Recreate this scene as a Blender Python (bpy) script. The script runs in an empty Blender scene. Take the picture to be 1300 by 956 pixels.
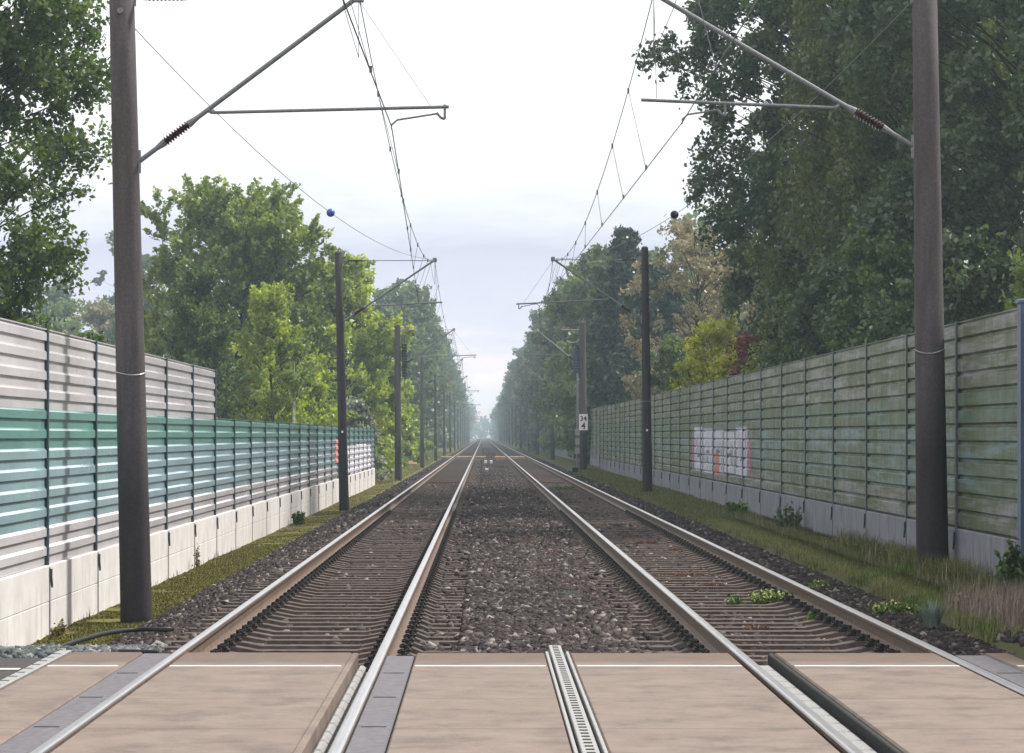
import bpy, math, random
import numpy as np
from mathutils import Vector, Matrix

R = random.Random(7)
sc = bpy.context.scene
COL = sc.collection
rad = math.radians

# ------------------------------------------------------------------ helpers
F, CX, CY, CH = 3690.0, 613.5, 553.0, 1.585      # focal length in photo pixels, vanishing point, camera height over the rails


def at(px, py, Y):
    """world x, z of the thing seen at a photo pixel when it stands Y metres away"""
    return (px - CX) * Y / F, CH - (py - CY) * Y / F


class MB:
    def __init__(s):
        s.v, s.f, s.m = [], [], []

    def add(s, vs, fs, mi=0):
        o = len(s.v)
        s.v.extend([tuple(p) for p in vs])
        for f in fs:
            s.f.append(tuple(i + o for i in f))
            s.m.append(mi)

    def box(s, x0, x1, y0, y1, z0, z1, mi=0):
        s.add([(x0, y0, z0), (x1, y0, z0), (x1, y1, z0), (x0, y1, z0), (x0, y0, z1), (x1, y0, z1), (x1, y1, z1), (x0, y1, z1)],
              [(3, 2, 1, 0), (4, 5, 6, 7), (0, 1, 5, 4), (1, 2, 6, 5), (2, 3, 7, 6), (3, 0, 4, 7)], mi)

    def bevbox(s, x0, x1, y0, y1, z0, z1, b, mi=0):
        """box with its top edges chamfered"""
        s.add([(x0, y0, z0), (x1, y0, z0), (x1, y1, z0), (x0, y1, z0),
               (x0, y0, z1 - b), (x1, y0, z1 - b), (x1, y1, z1 - b), (x0, y1, z1 - b),
               (x0 + b, y0 + b, z1), (x1 - b, y0 + b, z1), (x1 - b, y1 - b, z1), (x0 + b, y1 - b, z1)],
              [(3, 2, 1, 0), (0, 1, 5, 4), (1, 2, 6, 5), (2, 3, 7, 6), (3, 0, 4, 7),
               (4, 5, 9, 8), (5, 6, 10, 9), (6, 7, 11, 10), (7, 4, 8, 11), (8, 9, 10, 11)], mi)

    def tube(s, pts, r, n=8, mi=0, caps=True):
        pts = [Vector(p) for p in pts]
        rs = r if isinstance(r, (list, tuple)) else [r] * len(pts)
        o = len(s.v)
        for i, p in enumerate(pts):
            d = (pts[min(i + 1, len(pts) - 1)] - pts[max(i - 1, 0)])
            d = d.normalized() if d.length > 1e-9 else Vector((0, 0, 1))
            a = Vector((0, 0, 1)) if abs(d.z) < .9 else Vector((1, 0, 0))
            u = d.cross(a).normalized(); w = d.cross(u)
            for k in range(n):
                t = 2 * math.pi * k / n
                s.v.append(tuple(p + (u * math.cos(t) + w * math.sin(t)) * rs[i]))
        for i in range(len(pts) - 1):
            for k in range(n):
                a, b = o + i * n + k, o + i * n + (k + 1) % n
                s.f.append((a, a + n, b + n, b)); s.m.append(mi)
        if caps:
            s.f.append(tuple(o + k for k in range(n))); s.m.append(mi)
            e = o + (len(pts) - 1) * n
            s.f.append(tuple(e + n - 1 - k for k in range(n))); s.m.append(mi)

    def extrude_y(s, prof, y0, y1, mi=0, closed=True, caps=True):
        """profile of (x, z) swept along y"""
        n = len(prof); o = len(s.v)
        for y in (y0, y1):
            for (x, z) in prof:
                s.v.append((x, y, z))
        for k in range(n if closed else n - 1):
            a, b = o + k, o + (k + 1) % n
            s.f.append((a, a + n, b + n, b)); s.m.append(mi if not isinstance(mi, (list, tuple)) else mi[k])
        if closed and caps:
            m0 = mi if not isinstance(mi, (list, tuple)) else mi[0]
            s.f.append(tuple(o + k for k in range(n))); s.m.append(m0)
            s.f.append(tuple(o + 2 * n - 1 - k for k in range(n))); s.m.append(m0)

    def build(s, name, mats, parent=None, loc=(0, 0, 0), smooth=False):
        me = bpy.data.meshes.new(name)
        me.from_pydata(s.v, [], s.f)
        mats = mats if isinstance(mats, (list, tuple)) else [mats]
        for m in mats:
            me.materials.append(m)
        me.polygons.foreach_set('material_index', s.m)
        if smooth:
            me.polygons.foreach_set('use_smooth', [True] * len(s.f))
        me.update()
        return link(name, me, parent, loc)


def link(name, me, parent=None, loc=(0, 0, 0)):
    o = bpy.data.objects.new(name, me)
    COL.objects.link(o)
    o.location = loc
    if parent:
        o.parent = parent
    return o


def tag(o, label=None, cat=None, group=None, kind=None):
    if label: o['label'] = label
    if cat: o['category'] = cat
    if group: o['group'] = group
    if kind: o['kind'] = kind
    return o


def empty(name, loc, label, cat, group=None):
    o = bpy.data.objects.new(name, None)
    o.empty_display_size = .3
    COL.objects.link(o)
    o.location = loc
    return tag(o, label, cat, group)


def copy_tree(o, parent=None):
    c = o.copy(); COL.objects.link(c)
    if parent: c.parent = parent
    for ch in list(KIDS.get(o.name, [])):
        k = copy_tree(ch, c)
        KIDS.setdefault(c.name, []).append(k)
    return c


KIDS = {}


def kid(parent, o):
    KIDS.setdefault(parent.name, []).append(o)
    return o


def np_mesh(name, verts, faces_n, loops, mats, mat_idx=None, smooth=False):
    """fast mesh from numpy: verts (N,3), every face with faces_n corners, loops flat"""
    me = bpy.data.meshes.new(name)
    nf = len(loops) // faces_n
    me.vertices.add(len(verts)); me.loops.add(len(loops)); me.polygons.add(nf)
    me.vertices.foreach_set('co', np.ascontiguousarray(verts, dtype=np.float32).ravel())
    me.loops.foreach_set('vertex_index', np.ascontiguousarray(loops, dtype=np.int32))
    me.polygons.foreach_set('loop_start', np.arange(0, nf * faces_n, faces_n, dtype=np.int32))
    for m in mats: me.materials.append(m)
    if mat_idx is not None:
        me.polygons.foreach_set('material_index', mat_idx.astype(np.int32))
    if smooth:
        me.polygons.foreach_set('use_smooth', np.ones(nf, dtype=bool))
    me.update(calc_edges=True)
    me.validate()
    return me


# ------------------------------------------------------------------ materials
def newmat(name):
    m = bpy.data.materials.new(name); m.use_nodes = True
    nt = m.node_tree
    b = nt.nodes['Principled BSDF']
    return m, nt, b


def N(nt, typ, **kw):
    n = nt.nodes.new(typ)
    for k, v in kw.items():
        if k in n.inputs.keys(): n.inputs[k].default_value = v
        else: setattr(n, k, v)
    return n


def ramp(nt, stops, src=None, interp='LINEAR'):
    n = nt.nodes.new('ShaderNodeValToRGB')
    cr = n.color_ramp; cr.interpolation = interp
    while len(cr.elements) < len(stops): cr.elements.new(.5)
    for e, (p, c) in zip(cr.elements, stops):
        e.position = p; e.color = (*c, 1) if len(c) == 3 else c
    if src is not None: nt.links.new(src, n.inputs[0])
    return n


def mixc(nt, fac, a, b, mode='MIX'):
    n = nt.nodes.new('ShaderNodeMix'); n.data_type = 'RGBA'; n.blend_type = mode
    for sock, v in ((n.inputs[0], fac), (n.inputs[6], a), (n.inputs[7], b)):
        if hasattr(v, 'links'): nt.links.new(v, sock)
        elif isinstance(v, tuple): sock.default_value = (*v, 1) if len(v) == 3 else v
        else: sock.default_value = v
    return n.outputs[2]


def math_n(nt, op, a, b=None, clamp=False):
    n = nt.nodes.new('ShaderNodeMath'); n.operation = op; n.use_clamp = clamp
    for i, v in enumerate((a, b)):
        if v is None: continue
        if hasattr(v, 'links'): nt.links.new(v, n.inputs[i])
        else: n.inputs[i].default_value = v
    return n.outputs[0]


def noise(nt, vec, scale, detail=4, rough=.6, mapscale=None):
    if mapscale:
        mp = N(nt, 'ShaderNodeMapping'); nt.links.new(vec, mp.inputs[0]); mp.inputs['Scale'].default_value = mapscale
        vec = mp.outputs[0]
    n = N(nt, 'ShaderNodeTexNoise', Scale=scale, Detail=detail, Roughness=rough)
    nt.links.new(vec, n.inputs['Vector'])
    return n.outputs['Fac']


def worldpos(nt):
    return nt.nodes.new('ShaderNodeNewGeometry').outputs['Position']


def bump(nt, b, h, strength=.3, dist=.01):
    n = N(nt, 'ShaderNodeBump', Strength=strength, Distance=dist)
    nt.links.new(h, n.inputs['Height']); nt.links.new(n.outputs[0], b.inputs['Normal'])


def simple(name, col, rough=.6, metal=0, var=.25, scale=20, bumps=.15, bdist=.004, mapscale=None, col2=None, fullvar=(.35, .65)):
    m, nt, b = newmat(name)
    p = worldpos(nt)
    n = noise(nt, p, scale, mapscale=mapscale)
    c2 = col2 or tuple(c * (1 - var) for c in col)
    c1 = col if col2 else tuple(min(1, c * (1 + var)) for c in col)
    r = ramp(nt, [(fullvar[0], c2), (fullvar[1], c1)], n)
    nt.links.new(r.outputs[0], b.inputs['Base Color'])
    b.inputs['Roughness'].default_value = rough; b.inputs['Metallic'].default_value = metal
    if bumps: bump(nt, b, noise(nt, p, scale * 3), bumps, bdist)
    return m


def leafmat(name, c1, c2, trans=.4, accent=None):
    m, nt, b = newmat(name)
    nt.nodes.remove(b)
    g = nt.nodes.new('ShaderNodeNewGeometry')
    cr = [(0, c1), (.8, c2)] + ([(.9, c2), (1, accent)] if accent else [])
    r = ramp(nt, cr, g.outputs['Random Per Island'])
    big = noise(nt, g.outputs['Position'], .45, 2)
    col = mixc(nt, math_n(nt, 'MULTIPLY', big, .7), r.outputs[0], tuple((a + b_) / 2 * 1.25 for a, b_ in zip(c1, c2)))
    n2_ = noise(nt, g.outputs['Position'], .8, 3)
    hv = N(nt, 'ShaderNodeHueSaturation'); nt.links.new(col, hv.inputs['Color'])
    nt.links.new(ramp(nt, [(.3, (.55,) * 3), (.7, (1.4,) * 3)], n2_).outputs[0], hv.inputs['Value'])
    nt.links.new(ramp(nt, [(.3, (.515,) * 3), (.7, (.485,) * 3)], n2_).outputs[0], hv.inputs['Hue'])
    col = hv.outputs[0]
    d = nt.nodes.new('ShaderNodeBsdfDiffuse'); t = nt.nodes.new('ShaderNodeBsdfTranslucent')
    gl = nt.nodes.new('ShaderNodeBsdfGlossy'); gl.inputs['Roughness'].default_value = .45
    gl.inputs['Color'].default_value = (.8, .85, .9, 1)
    hs = N(nt, 'ShaderNodeHueSaturation', Saturation=1.15, Value=1.35)
    nt.links.new(col, hs.inputs['Color']); nt.links.new(col, d.inputs[0]); nt.links.new(hs.outputs[0], t.inputs[0])
    mx = nt.nodes.new('ShaderNodeMixShader'); mx.inputs[0].default_value = trans
    nt.links.new(d.outputs[0], mx.inputs[1]); nt.links.new(t.outputs[0], mx.inputs[2])
    m2 = nt.nodes.new('ShaderNodeMixShader'); m2.inputs[0].default_value = .05
    nt.links.new(mx.outputs[0], m2.inputs[1]); nt.links.new(gl.outputs[0], m2.inputs[2])
    nt.links.new(m2.outputs[0], nt.nodes['Material Output'].inputs['Surface'])
    return m


def islandmat(name, stops, rough=.85, bumps=False):
    m, nt, b = newmat(name)
    g = nt.nodes.new('ShaderNodeNewGeometry')
    r = ramp(nt, stops, g.outputs['Random Per Island'])
    nz = noise(nt, g.outputs['Position'], 35, 3)
    c = mixc(nt, math_n(nt, 'MULTIPLY', nz, .45), r.outputs[0], (.04, .032, .03))
    nt.links.new(c, b.inputs['Base Color']); b.inputs['Roughness'].default_value = rough
    return m


def mast_mat():
    m, nt, b = newmat('mast_concrete')
    tc = nt.nodes.new('ShaderNodeTexCoord').outputs['Object']
    p = worldpos(nt)
    n1 = noise(nt, p, 30, 5, .7)
    n2 = noise(nt, p, 3, 4, .6, (4, 4, .35))
    base = ramp(nt, [(.3, (.062, .054, .057)), (.7, (.108, .095, .098))], n1).outputs[0]
    c = mixc(nt, math_n(nt, 'MULTIPLY', ramp(nt, [(.42, (0, 0, 0)), (.62, (1, 1, 1))], n2).outputs[0], .55), base, (.055, .046, .05))
    n4 = noise(nt, p, 90, 3, .6)
    c = mixc(nt, math_n(nt, 'MULTIPLY', ramp(nt, [(.6, (0, 0, 0)), (.72, (1, 1, 1))], n4).outputs[0], .5), c, (.22, .18, .17))
    # tarred lower end of the pole
    sep = nt.nodes.new('ShaderNodeSeparateXYZ'); nt.links.new(tc, sep.inputs[0])
    z = math_n(nt, 'ADD', sep.outputs[2], math_n(nt, 'MULTIPLY', n2, .5))
    tar = ramp(nt, [(.0, (1, 1, 1)), (1, (0, 0, 0))], math_n(nt, 'MULTIPLY', math_n(nt, 'SUBTRACT', z, 1.6), 1.1, True)).outputs[0]
    c = mixc(nt, math_n(nt, 'MULTIPLY', tar, .62), c, (.018, .014, .017))
    nt.links.new(c, b.inputs['Base Color']); b.inputs['Roughness'].default_value = .85
    bump(nt, b, n1, .35, .006)
    return m


def concrete_wall(name, c1, c2, stain, amount):
    m, nt, b = newmat(name)
    p = worldpos(nt)
    n1 = noise(nt, p, 2.5, 5, .6)
    n2 = noise(nt, p, 14, 5, .7)
    n3 = noise(nt, p, 5, 4, .6, (1, 1, .12))
    c = ramp(nt, [(.35, c1), (.65, c2)], n1).outputs[0]
    c = mixc(nt, math_n(nt, 'MULTIPLY', ramp(nt, [(.5, (0, 0, 0)), (.72, (1, 1, 1))], n3).outputs[0], amount), c, stain)
    c = mixc(nt, math_n(nt, 'MULTIPLY', n2, .3), c, tuple(x * .6 for x in c1))
    nt.links.new(c, b.inputs['Base Color']); b.inputs['Roughness'].default_value = .85
    bump(nt, b, n2, .25, .006)
    return m


def panel_mat(name, col, algae=None, amount=0., rough=.35, metal=.0, coat=0.):
    """painted corrugated metal; algae and dirt sit in patches of their own"""
    m, nt, b = newmat(name)
    p = worldpos(nt)
    n1 = noise(nt, p, 1.2, 4, .6, (1, .35, 1.5))
    c = ramp(nt, [(.3, tuple(x * .82 for x in col)), (.7, tuple(min(1, x * 1.1) for x in col))], n1).outputs[0]
    st = noise(nt, p, 3.2, 5, .65, (1, 1, .22))
    c = mixc(nt, math_n(nt, 'MULTIPLY', ramp(nt, [(.5, (0, 0, 0)), (.75, (1, 1, 1))], st).outputs[0], .35), c, tuple(x * .5 for x in col))
    if algae:
        a1 = noise(nt, p, 1.3, 6, .7, (1, .32, 3.6))
        a2 = noise(nt, p, 5, 4, .7, (1, .22, 4.5))
        f = ramp(nt, [(.42, (0, 0, 0)), (.53, (1, 1, 1))], math_n(nt, 'ADD', math_n(nt, 'MULTIPLY', a1, .65), math_n(nt, 'MULTIPLY', a2, .35))).outputs[0]
        c = mixc(nt, math_n(nt, 'MULTIPLY', f, amount), c, algae)
    nt.links.new(c, b.inputs['Base Color'])
    rr = ramp(nt, [(.3, (rough * .8,) * 3), (.7, (rough * 1.5,) * 3)], st).outputs[0]
    nt.links.new(rr, b.inputs['Roughness'])
    b.inputs['Metallic'].default_value = metal
    b.inputs['Coat Weight'].default_value = coat; b.inputs['Coat Roughness'].default_value = .06
    return m


def ballast_mat():
    m, nt, b = newmat('ballast')
    p = worldpos(nt)
    v = N(nt, 'ShaderNodeTexVoronoi', Scale=19.0); nt.links.new(p, v.inputs['Vector'])
    sepc = nt.nodes.new('ShaderNodeSeparateColor'); nt.links.new(v.outputs['Color'], sepc.inputs[0])
    c = ramp(nt, [(0, (.020, .016, .017)), (.5, (.040, .032, .031)), (.85, (.075, .060, .055)), (1, (.13, .11, .10))], sepc.outputs[0]).outputs[0]
    big = noise(nt, p, .5, 4, .6)
    c = mixc(nt, math_n(nt, 'MULTIPLY', big, .5), c, (.052, .040, .035))
    nt.links.new(c, b.inputs['Base Color']); b.inputs['Roughness'].default_value = .9
    inv = math_n(nt, 'SUBTRACT', 1.0, v.outputs['Distance'])
    bump(nt, b, inv, .9, .03)
    return m


def ground_mat():
    m, nt, b = newmat('verge_ground')
    p = worldpos(nt)
    n1 = noise(nt, p, 1.1, 6, .7)
    n2 = noise(nt, p, 9, 5, .7)
    sep = nt.nodes.new('ShaderNodeSeparateXYZ'); nt.links.new(p, sep.inputs[0])
    left = ramp(nt, [(.3, (.19, .17, .03)), (.46, (.14, .145, .03)), (.58, (.10, .07, .03)), (.7, (.06, .08, .025))], n1).outputs[0]
    right = ramp(nt, [(.3, (.10, .09, .045)), (.5, (.075, .085, .035)), (.7, (.11, .085, .055))], n1).outputs[0]
    side = math_n(nt, 'GREATER_THAN', sep.outputs[0], 0.5)
    c = mixc(nt, side, left, right)
    c = mixc(nt, math_n(nt, 'MULTIPLY', n2, .5), c, (.05, .042, .022))
    nt.links.new(c, b.inputs['Base Color']); b.inputs['Roughness'].default_value = .95
    bump(nt, b, n2, .8, .04)
    return m


def rubber_mat():
    m, nt, b = newmat('crossing_slab')
    p = worldpos(nt)
    n1 = noise(nt, p, 3, 5, .65)
    n2 = noise(nt, p, 60, 3, .7)
    lines = noise(nt, p, 2.2, 3, .6, (.3, 6, 1))
    c = ramp(nt, [(.3, (.155, .120, .10)), (.7, (.215, .172, .148))], n1).outputs[0]
    c = mixc(nt, math_n(nt, 'MULTIPLY', ramp(nt, [(.45, (0, 0, 0)), (.7, (1, 1, 1))], lines).outputs[0], .2), c, (.17, .125, .108))
    c = mixc(nt, math_n(nt, 'MULTIPLY', n2, .35), c, (.17, .135, .12))
    # darker dirt band along the outer edge of the crossing
    sep = nt.nodes.new('ShaderNodeSeparateXYZ'); nt.links.new(p, sep.inputs[0])
    e = math_n(nt, 'MULTIPLY', math_n(nt, 'SUBTRACT', sep.outputs[1], 20.15), 2.6, True)
    c = mixc(nt, math_n(nt, 'MULTIPLY', e, .7), c, (.11, .075, .058))
    stain = ramp(nt, [(.47, (0, 0, 0)), (.64, (1, 1, 1))], noise(nt, p, 2.6, 6, .75, (.8, .8, 1))).outputs[0]
    c = mixc(nt, math_n(nt, 'MULTIPLY', stain, .6), c, (.09, .075, .068))
    grit = ramp(nt, [(.66, (0, 0, 0)), (.70, (1, 1, 1))], noise(nt, p, 75, 2, .5)).outputs[0]
    c = mixc(nt, math_n(nt, 'MULTIPLY', grit, .5), c, (.30, .26, .235))
    # joints between the slabs
    fr = math_n(nt, 'FRACT', math_n(nt, 'DIVIDE', math_n(nt, 'SUBTRACT', sep.outputs[1], 19.35), 1.8))
    j = math_n(nt, 'LESS_THAN', fr, .012)
    c = mixc(nt, math_n(nt, 'MULTIPLY', j, .7), c, (.08, .06, .055))
    nt.links.new(c, b.inputs['Base Color']); b.inputs['Roughness'].default_value = .75
    bump(nt, b, n2, .3, .003)
    return m


M = {}
M['mast'] = mast_mat()
M['mast_dark'] = None
M['galv'] = simple('galvanised_tube', (.17, .175, .19), .5, .3, .2, 30)
M['galv_light'] = simple('grey_metal', (.32, .315, .31), .45, .5, .2, 30)
M['insul'] = simple('brown_ceramic', (.045, .012, .012), .25, 0, .2, 20, 0)
M['mast_dark'] = simple('silhouette_mast', (.038, .032, .034), .8, 0, .25, 20, .3, .005)  # silhouette tone of the second masts put into the colour
M['wire'] = simple('weathered_wire', (.13, .13, .14), .5, .5, .2, 10, 0)
M['rail_top'] = simple('polished_rail', (.48, .47, .48), .33, 1.0, .1, 30, .05, .001, (1, .05, 1))
M['rail_side'] = simple('rusty_rail', (.14, .10, .078), .6, .15, .3, 14, .2, .002)
M['rail_foot'] = M['rail_side']
M['sleeper'] = simple('sleeper_concrete', (.085, .065, .058), .88, 0, .3, 9, .3, .004)
M['sleeper_pale'] = simple('pale_sleeper_concrete', (.26, .225, .20), .85, 0, .2, 9, .3, .004)
M['clip'] = simple('oiled_clip', (.035, .03, .03), .5, .3, .3, 40)
M['ballast'] = ballast_mat()
M['stone'] = islandmat('ballast_stone', [(0, (.016, .012, .014)), (.4, (.034, .026, .026)), (.65, (.062, .043, .040)), (.82, (.055, .055, .059)), (.93, (.13, .11, .10)), (1, (.30, .27, .25))])
M['stone_grey'] = islandmat('grey_stone', [(0, (.05, .058, .065)), (.5, (.11, .125, .135)), (.85, (.19, .20, .21)), (1, (.36, .36, .35))])
M['ground'] = ground_mat()
M['asphalt'] = simple('asphalt', (.055, .05, .052), .85, 0, .25, 25, .4, .004)
M['slab'] = rubber_mat()
M['paint'] = simple('worn_white_paint', (.60, .57, .54), .6, 0, .12, 18, .1)
M['grey_rubber'] = simple('grey_rubber', (.115, .108, .12), .6, 0, .2, 18, .2)
M['dark_gap'] = simple('dark_rubber', (.03, .03, .03), .8, 0, .2, 18, 0)
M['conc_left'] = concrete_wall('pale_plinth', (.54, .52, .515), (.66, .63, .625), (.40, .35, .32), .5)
M['conc_right'] = concrete_wall('dark_plinth', (.19, .195, .225), (.26, .262, .29), (.10, .10, .11), .7)  # darker, cooler grey than the left plinth, with deeper grey streaks
M['L_grey'] = panel_mat('lilac_grey_panel', (.74, .71, .74), rough=.11, coat=.35)
M['L_green'] = panel_mat('green_panel', (.175, .38, .34), rough=.11, coat=.35)
M['L_teal'] = panel_mat('teal_panel', (.34, .50, .55), rough=.11, coat=.35)
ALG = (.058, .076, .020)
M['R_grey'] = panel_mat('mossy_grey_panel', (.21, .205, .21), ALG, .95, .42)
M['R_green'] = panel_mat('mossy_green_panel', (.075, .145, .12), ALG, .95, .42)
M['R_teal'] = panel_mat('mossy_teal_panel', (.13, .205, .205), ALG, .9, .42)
M['post'] = simple('dark_steel_post', (.045, .075, .095), .45, .2, .2, 12)
M['post_grey'] = simple('grey_green_post', (.085, .105, .11), .5, .2, .2, 12)
M['post_foot'] = simple('zinc_post_foot', (.17, .17, .18), .6, .3, .2, 12)
M['blue_post'] = simple('blue_grey_post', (.085, .12, .20), .5, .1, .15, 6)
M['bark'] = simple('bark', (.045, .036, .028), .9, 0, .35, 9, .6, .02, (3, 3, .5))
M['birch'] = simple('birch_bark', (.55, .52, .48), .8, 0, .2, 6, .3, .01, (1, 1, 3), col2=(.10, .09, .08), fullvar=(.36, .46))
M['white'] = simple('white_enamel', (.78, .78, .78), .5, 0, .08, 10, 0)
M['black'] = simple('black_paint', (.02, .02, .022), .5, 0, .2, 10, 0)
M['blue'] = simple('blue_plastic', (.03, .08, .33), .4, 0, .1, 10, 0)
M['darkblue'] = simple('dark_blue_metal', (.03, .045, .11), .5, 0, .2, 10, 0)
M['orange'] = simple('orange_plastic', (.42, .24, .08), .6, 0, .2, 4, 0)
M['plank'] = simple('sandy_boards', (.33, .265, .19), .8, 0, .2, 3, .1)
def spray(name, stops, sc_=(1, 1.4, .5)):
    m, nt, b = newmat(name)
    n = noise(nt, worldpos(nt), 5, 5, .75, sc_)
    r = ramp(nt, stops, n)
    nt.links.new(r.outputs[0], b.inputs['Base Color']); b.inputs['Roughness'].default_value = .6
    return m


M['g_white'] = spray('faded_white_spray', [(.36, (.30, .20, .25)), (.42, (.30, .31, .37)), (.50, (.58, .58, .66)), (.60, (.50, .52, .60)), (.66, (.12, .19, .18))])
M['g_outline'] = spray('faded_violet_spray', [(.4, (.10, .16, .15)), (.5, (.20, .19, .26)), (.62, (.13, .20, .19))])
M['g_faint'] = spray('faded_rose_spray', [(.40, (.27, .50, .52)), (.50, (.60, .50, .58)), (.60, (.68, .60, .66))])
M['g_pink'] = simple('pink_spray', (.42, .10, .18), .6, 0, .2, 9, 0)
M['g_dark'] = simple('dark_spray', (.07, .06, .11), .6, 0, .2, 9, 0)
M['g_orange'] = simple('orange_spray', (.38, .15, .09), .6, 0, .2, 9, 0)
M['g_red'] = simple('red_spray', (.52, .20, .20), .6, 0, .2, 9, 0)
M['g_rose'] = simple('pale_rose_spray', (.60, .48, .55), .6, 0, .2, 9, 0)

# foliage
M['lf_dark'] = leafmat('dark_foliage', (.030, .056, .028), (.088, .122, .045), .42, (.17, .16, .045))
M['lf_birch'] = leafmat('birch_foliage', (.045, .070, .022), (.13, .16, .035), .38, (.20, .18, .05))
M['lf_green'] = leafmat('green_foliage', (.035, .065, .015), (.10, .15, .03), .45)
M['lf_lime'] = leafmat('lime_foliage', (.16, .22, .035), (.36, .42, .08), .5)
M['lf_olive'] = leafmat('olive_foliage', (.07, .115, .024), (.24, .30, .06), .45, (.22, .21, .06))
M['lf_autumn'] = leafmat('autumn_foliage', (.145, .135, .08), (.25, .225, .13), .4, (.30, .17, .08))
M['lf_yellow'] = leafmat('yellow_green_foliage', (.22, .26, .025), (.44, .44, .055), .5)
M['lf_silver'] = leafmat('silver_foliage', (.16, .19, .13), (.28, .31, .22), .3)
M['lf_spruce'] = leafmat('needle_foliage', (.018, .038, .022), (.045, .070, .038), .15)
M['lf_far'] = leafmat('wood_foliage', (.045, .075, .03), (.12, .16, .05), .35)
M['lf_far2'] = leafmat('light_wood_foliage', (.09, .13, .035), (.19, .24, .06), .4)
M['lf_red'] = leafmat('red_foliage', (.08, .03, .02), (.15, .055, .03), .35)
M['blade'] = islandmat('grass_blade', [(0, (.07, .10, .022)), (.45, (.14, .17, .04)), (.75, (.22, .21, .08)), (1, (.34, .28, .16))])
M['blade_lush'] = islandmat('lush_blade', [(0, (.06, .13, .02)), (.6, (.13, .23, .04)), (1, (.25, .30, .07))])
M['blade_dry'] = islandmat('dry_blade', [(0, (.22, .17, .13)), (.6, (.36, .29, .24)), (1, (.48, .41, .35))])
M['moss'] = islandmat('moss_tuft', [(0, (.08, .10, .02)), (.45, (.17, .175, .035)), (.75, (.25, .22, .05)), (1, (.17, .11, .055))])
M['rustweed'] = islandmat('russet_weed', [(0, (.14, .06, .035)), (.6, (.22, .10, .06)), (1, (.26, .17, .07))])
M['petal'] = islandmat('pale_yellow_petal', [(0, (.62, .60, .18)), (1, (.80, .78, .42))])
M['bluegrass'] = islandmat('blue_green_blade', [(0, (.16, .22, .17)), (1, (.34, .40, .33))])

for nm_ in ('mast', 'mast_dark', 'sleeper', 'sleeper_pale', 'ballast', 'stone', 'stone_grey', 'ground', 'asphalt', 'slab', 'conc_left', 'conc_right', 'bark', 'birch',
            'blade', 'blade_lush', 'blade_dry', 'moss', 'rustweed', 'grey_rubber', 'dark_gap', 'rail_side', 'plank', 'clip', 'g_white', 'black'):
    for n_ in M[nm_].node_tree.nodes:
        if n_.type == 'BSDF_PRINCIPLED': n_.inputs['Specular IOR Level'].default_value = .12

# ------------------------------------------------------------------ the setting: ground, trackbed, road
rng = np.random.default_rng(11)


def vnoise(x, y, s, seed=0):
    """cheap smooth noise from sines"""
    r = random.Random(seed); a = 0
    for k in range(6):
        fx, fy, ph = r.uniform(-1, 1) * s, r.uniform(-1, 1) * s, r.uniform(0, 6.28)
        a = a + np.sin(x * fx * 2 + y * fy * 2 + ph)
    return a / 6


def sheet(name, xs, ys, zf, mat, kind='structure'):
    X, Y = np.meshgrid(np.array(xs, float), np.array(ys, float))
    Z = zf(X, Y)
    v = np.stack([X, Y, Z], -1).reshape(-1, 3)
    nx, ny = len(xs), len(ys)
    i, j = np.meshgrid(np.arange(nx - 1), np.arange(ny - 1))
    a = (j * nx + i).ravel()
    loops = np.stack([a, a + 1, a + nx + 1, a + nx], -1).ravel()
    me = np_mesh(name, v, 4, loops, [mat], smooth=True)
    return tag(link(name, me), kind=kind)


def smooth(a, b, t):
    t = np.clip((t - a) / (b - a), 0, 1)
    return t * t * (3 - 2 * t)


YS = list(np.arange(8, 60, .4)) + list(np.arange(60, 160, 1.5)) + list(np.arange(160, 500, 8)) + list(np.arange(500, 2501, 100))


def ground_z(X, Y):
    prof = np.interp(X, [-9, -4.9, -4.0, -3.4, 3.8, 4.6, 5.3, 6.2, 9], [-.72, -.71, -.68, -.66, -.66, -.20, -.13, -.12, -.35])
    ramp_ = smooth(28.5, 22, Y)                 # banks up to the road of the level crossing
    road = -.05 + 0 * X
    left = np.where(X < -2.9, 1, 0); right = np.where(X > 3.7, 1, 0)
    z = prof + (road - prof) * ramp_ * np.maximum(left * .9, right * .5)
    z = z + vnoise(X, Y, 1.3, 3) * .03 + vnoise(X, Y, 4.5, 4) * .012
    # under the road it stays below the asphalt
    z = np.where((Y < 21.9) & (np.abs(X - .2) > 2.9), np.minimum(z, -.11), z)
    return np.where(np.abs(X) > 60, prof - .1, z)


XS = [-400, -200, -100, -60, -30, -20, -14, -10, -8, -6.5] + list(np.arange(-5.6, -3.2, .2)) + [-3, -1, 1, 3] + list(np.arange(3.6, 6.6, .2)) + [7.5, 9, 12, 18, 30, 60, 100, 200, 400]
YSG = [-55, -20] + YS
ground = sheet('ground', XS, YSG, ground_z, M['ground'])


def ballast_z(X, Y):
    z = np.interp(X, [-4.35, -3.9, -3.1, -2.85, -1.5, -.1, .5, 1.2, 2.62, 4.0, 4.3, 4.75], [-.85, -.66, -.36, -.272, -.274, -.262, -.235, -.262, -.274, -.272, -.245, -.40])
    fade = smooth(-4.3, -3.6, X) * smooth(4.8, 4.2, X)
    # cribs are filled higher further out
    z = z + .018 * smooth(30, 60, Y)
    return z + (vnoise(X, Y, 2.2, 5) * .014 + vnoise(X, Y, 9, 6) * .009) * fade


bx = list(np.arange(-4.35, 4.76, .13)) + [4.75]
ballast = sheet('trackbed', bx, [y for y in YS if y >= 20.6], ballast_z, M['ballast'])


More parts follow.
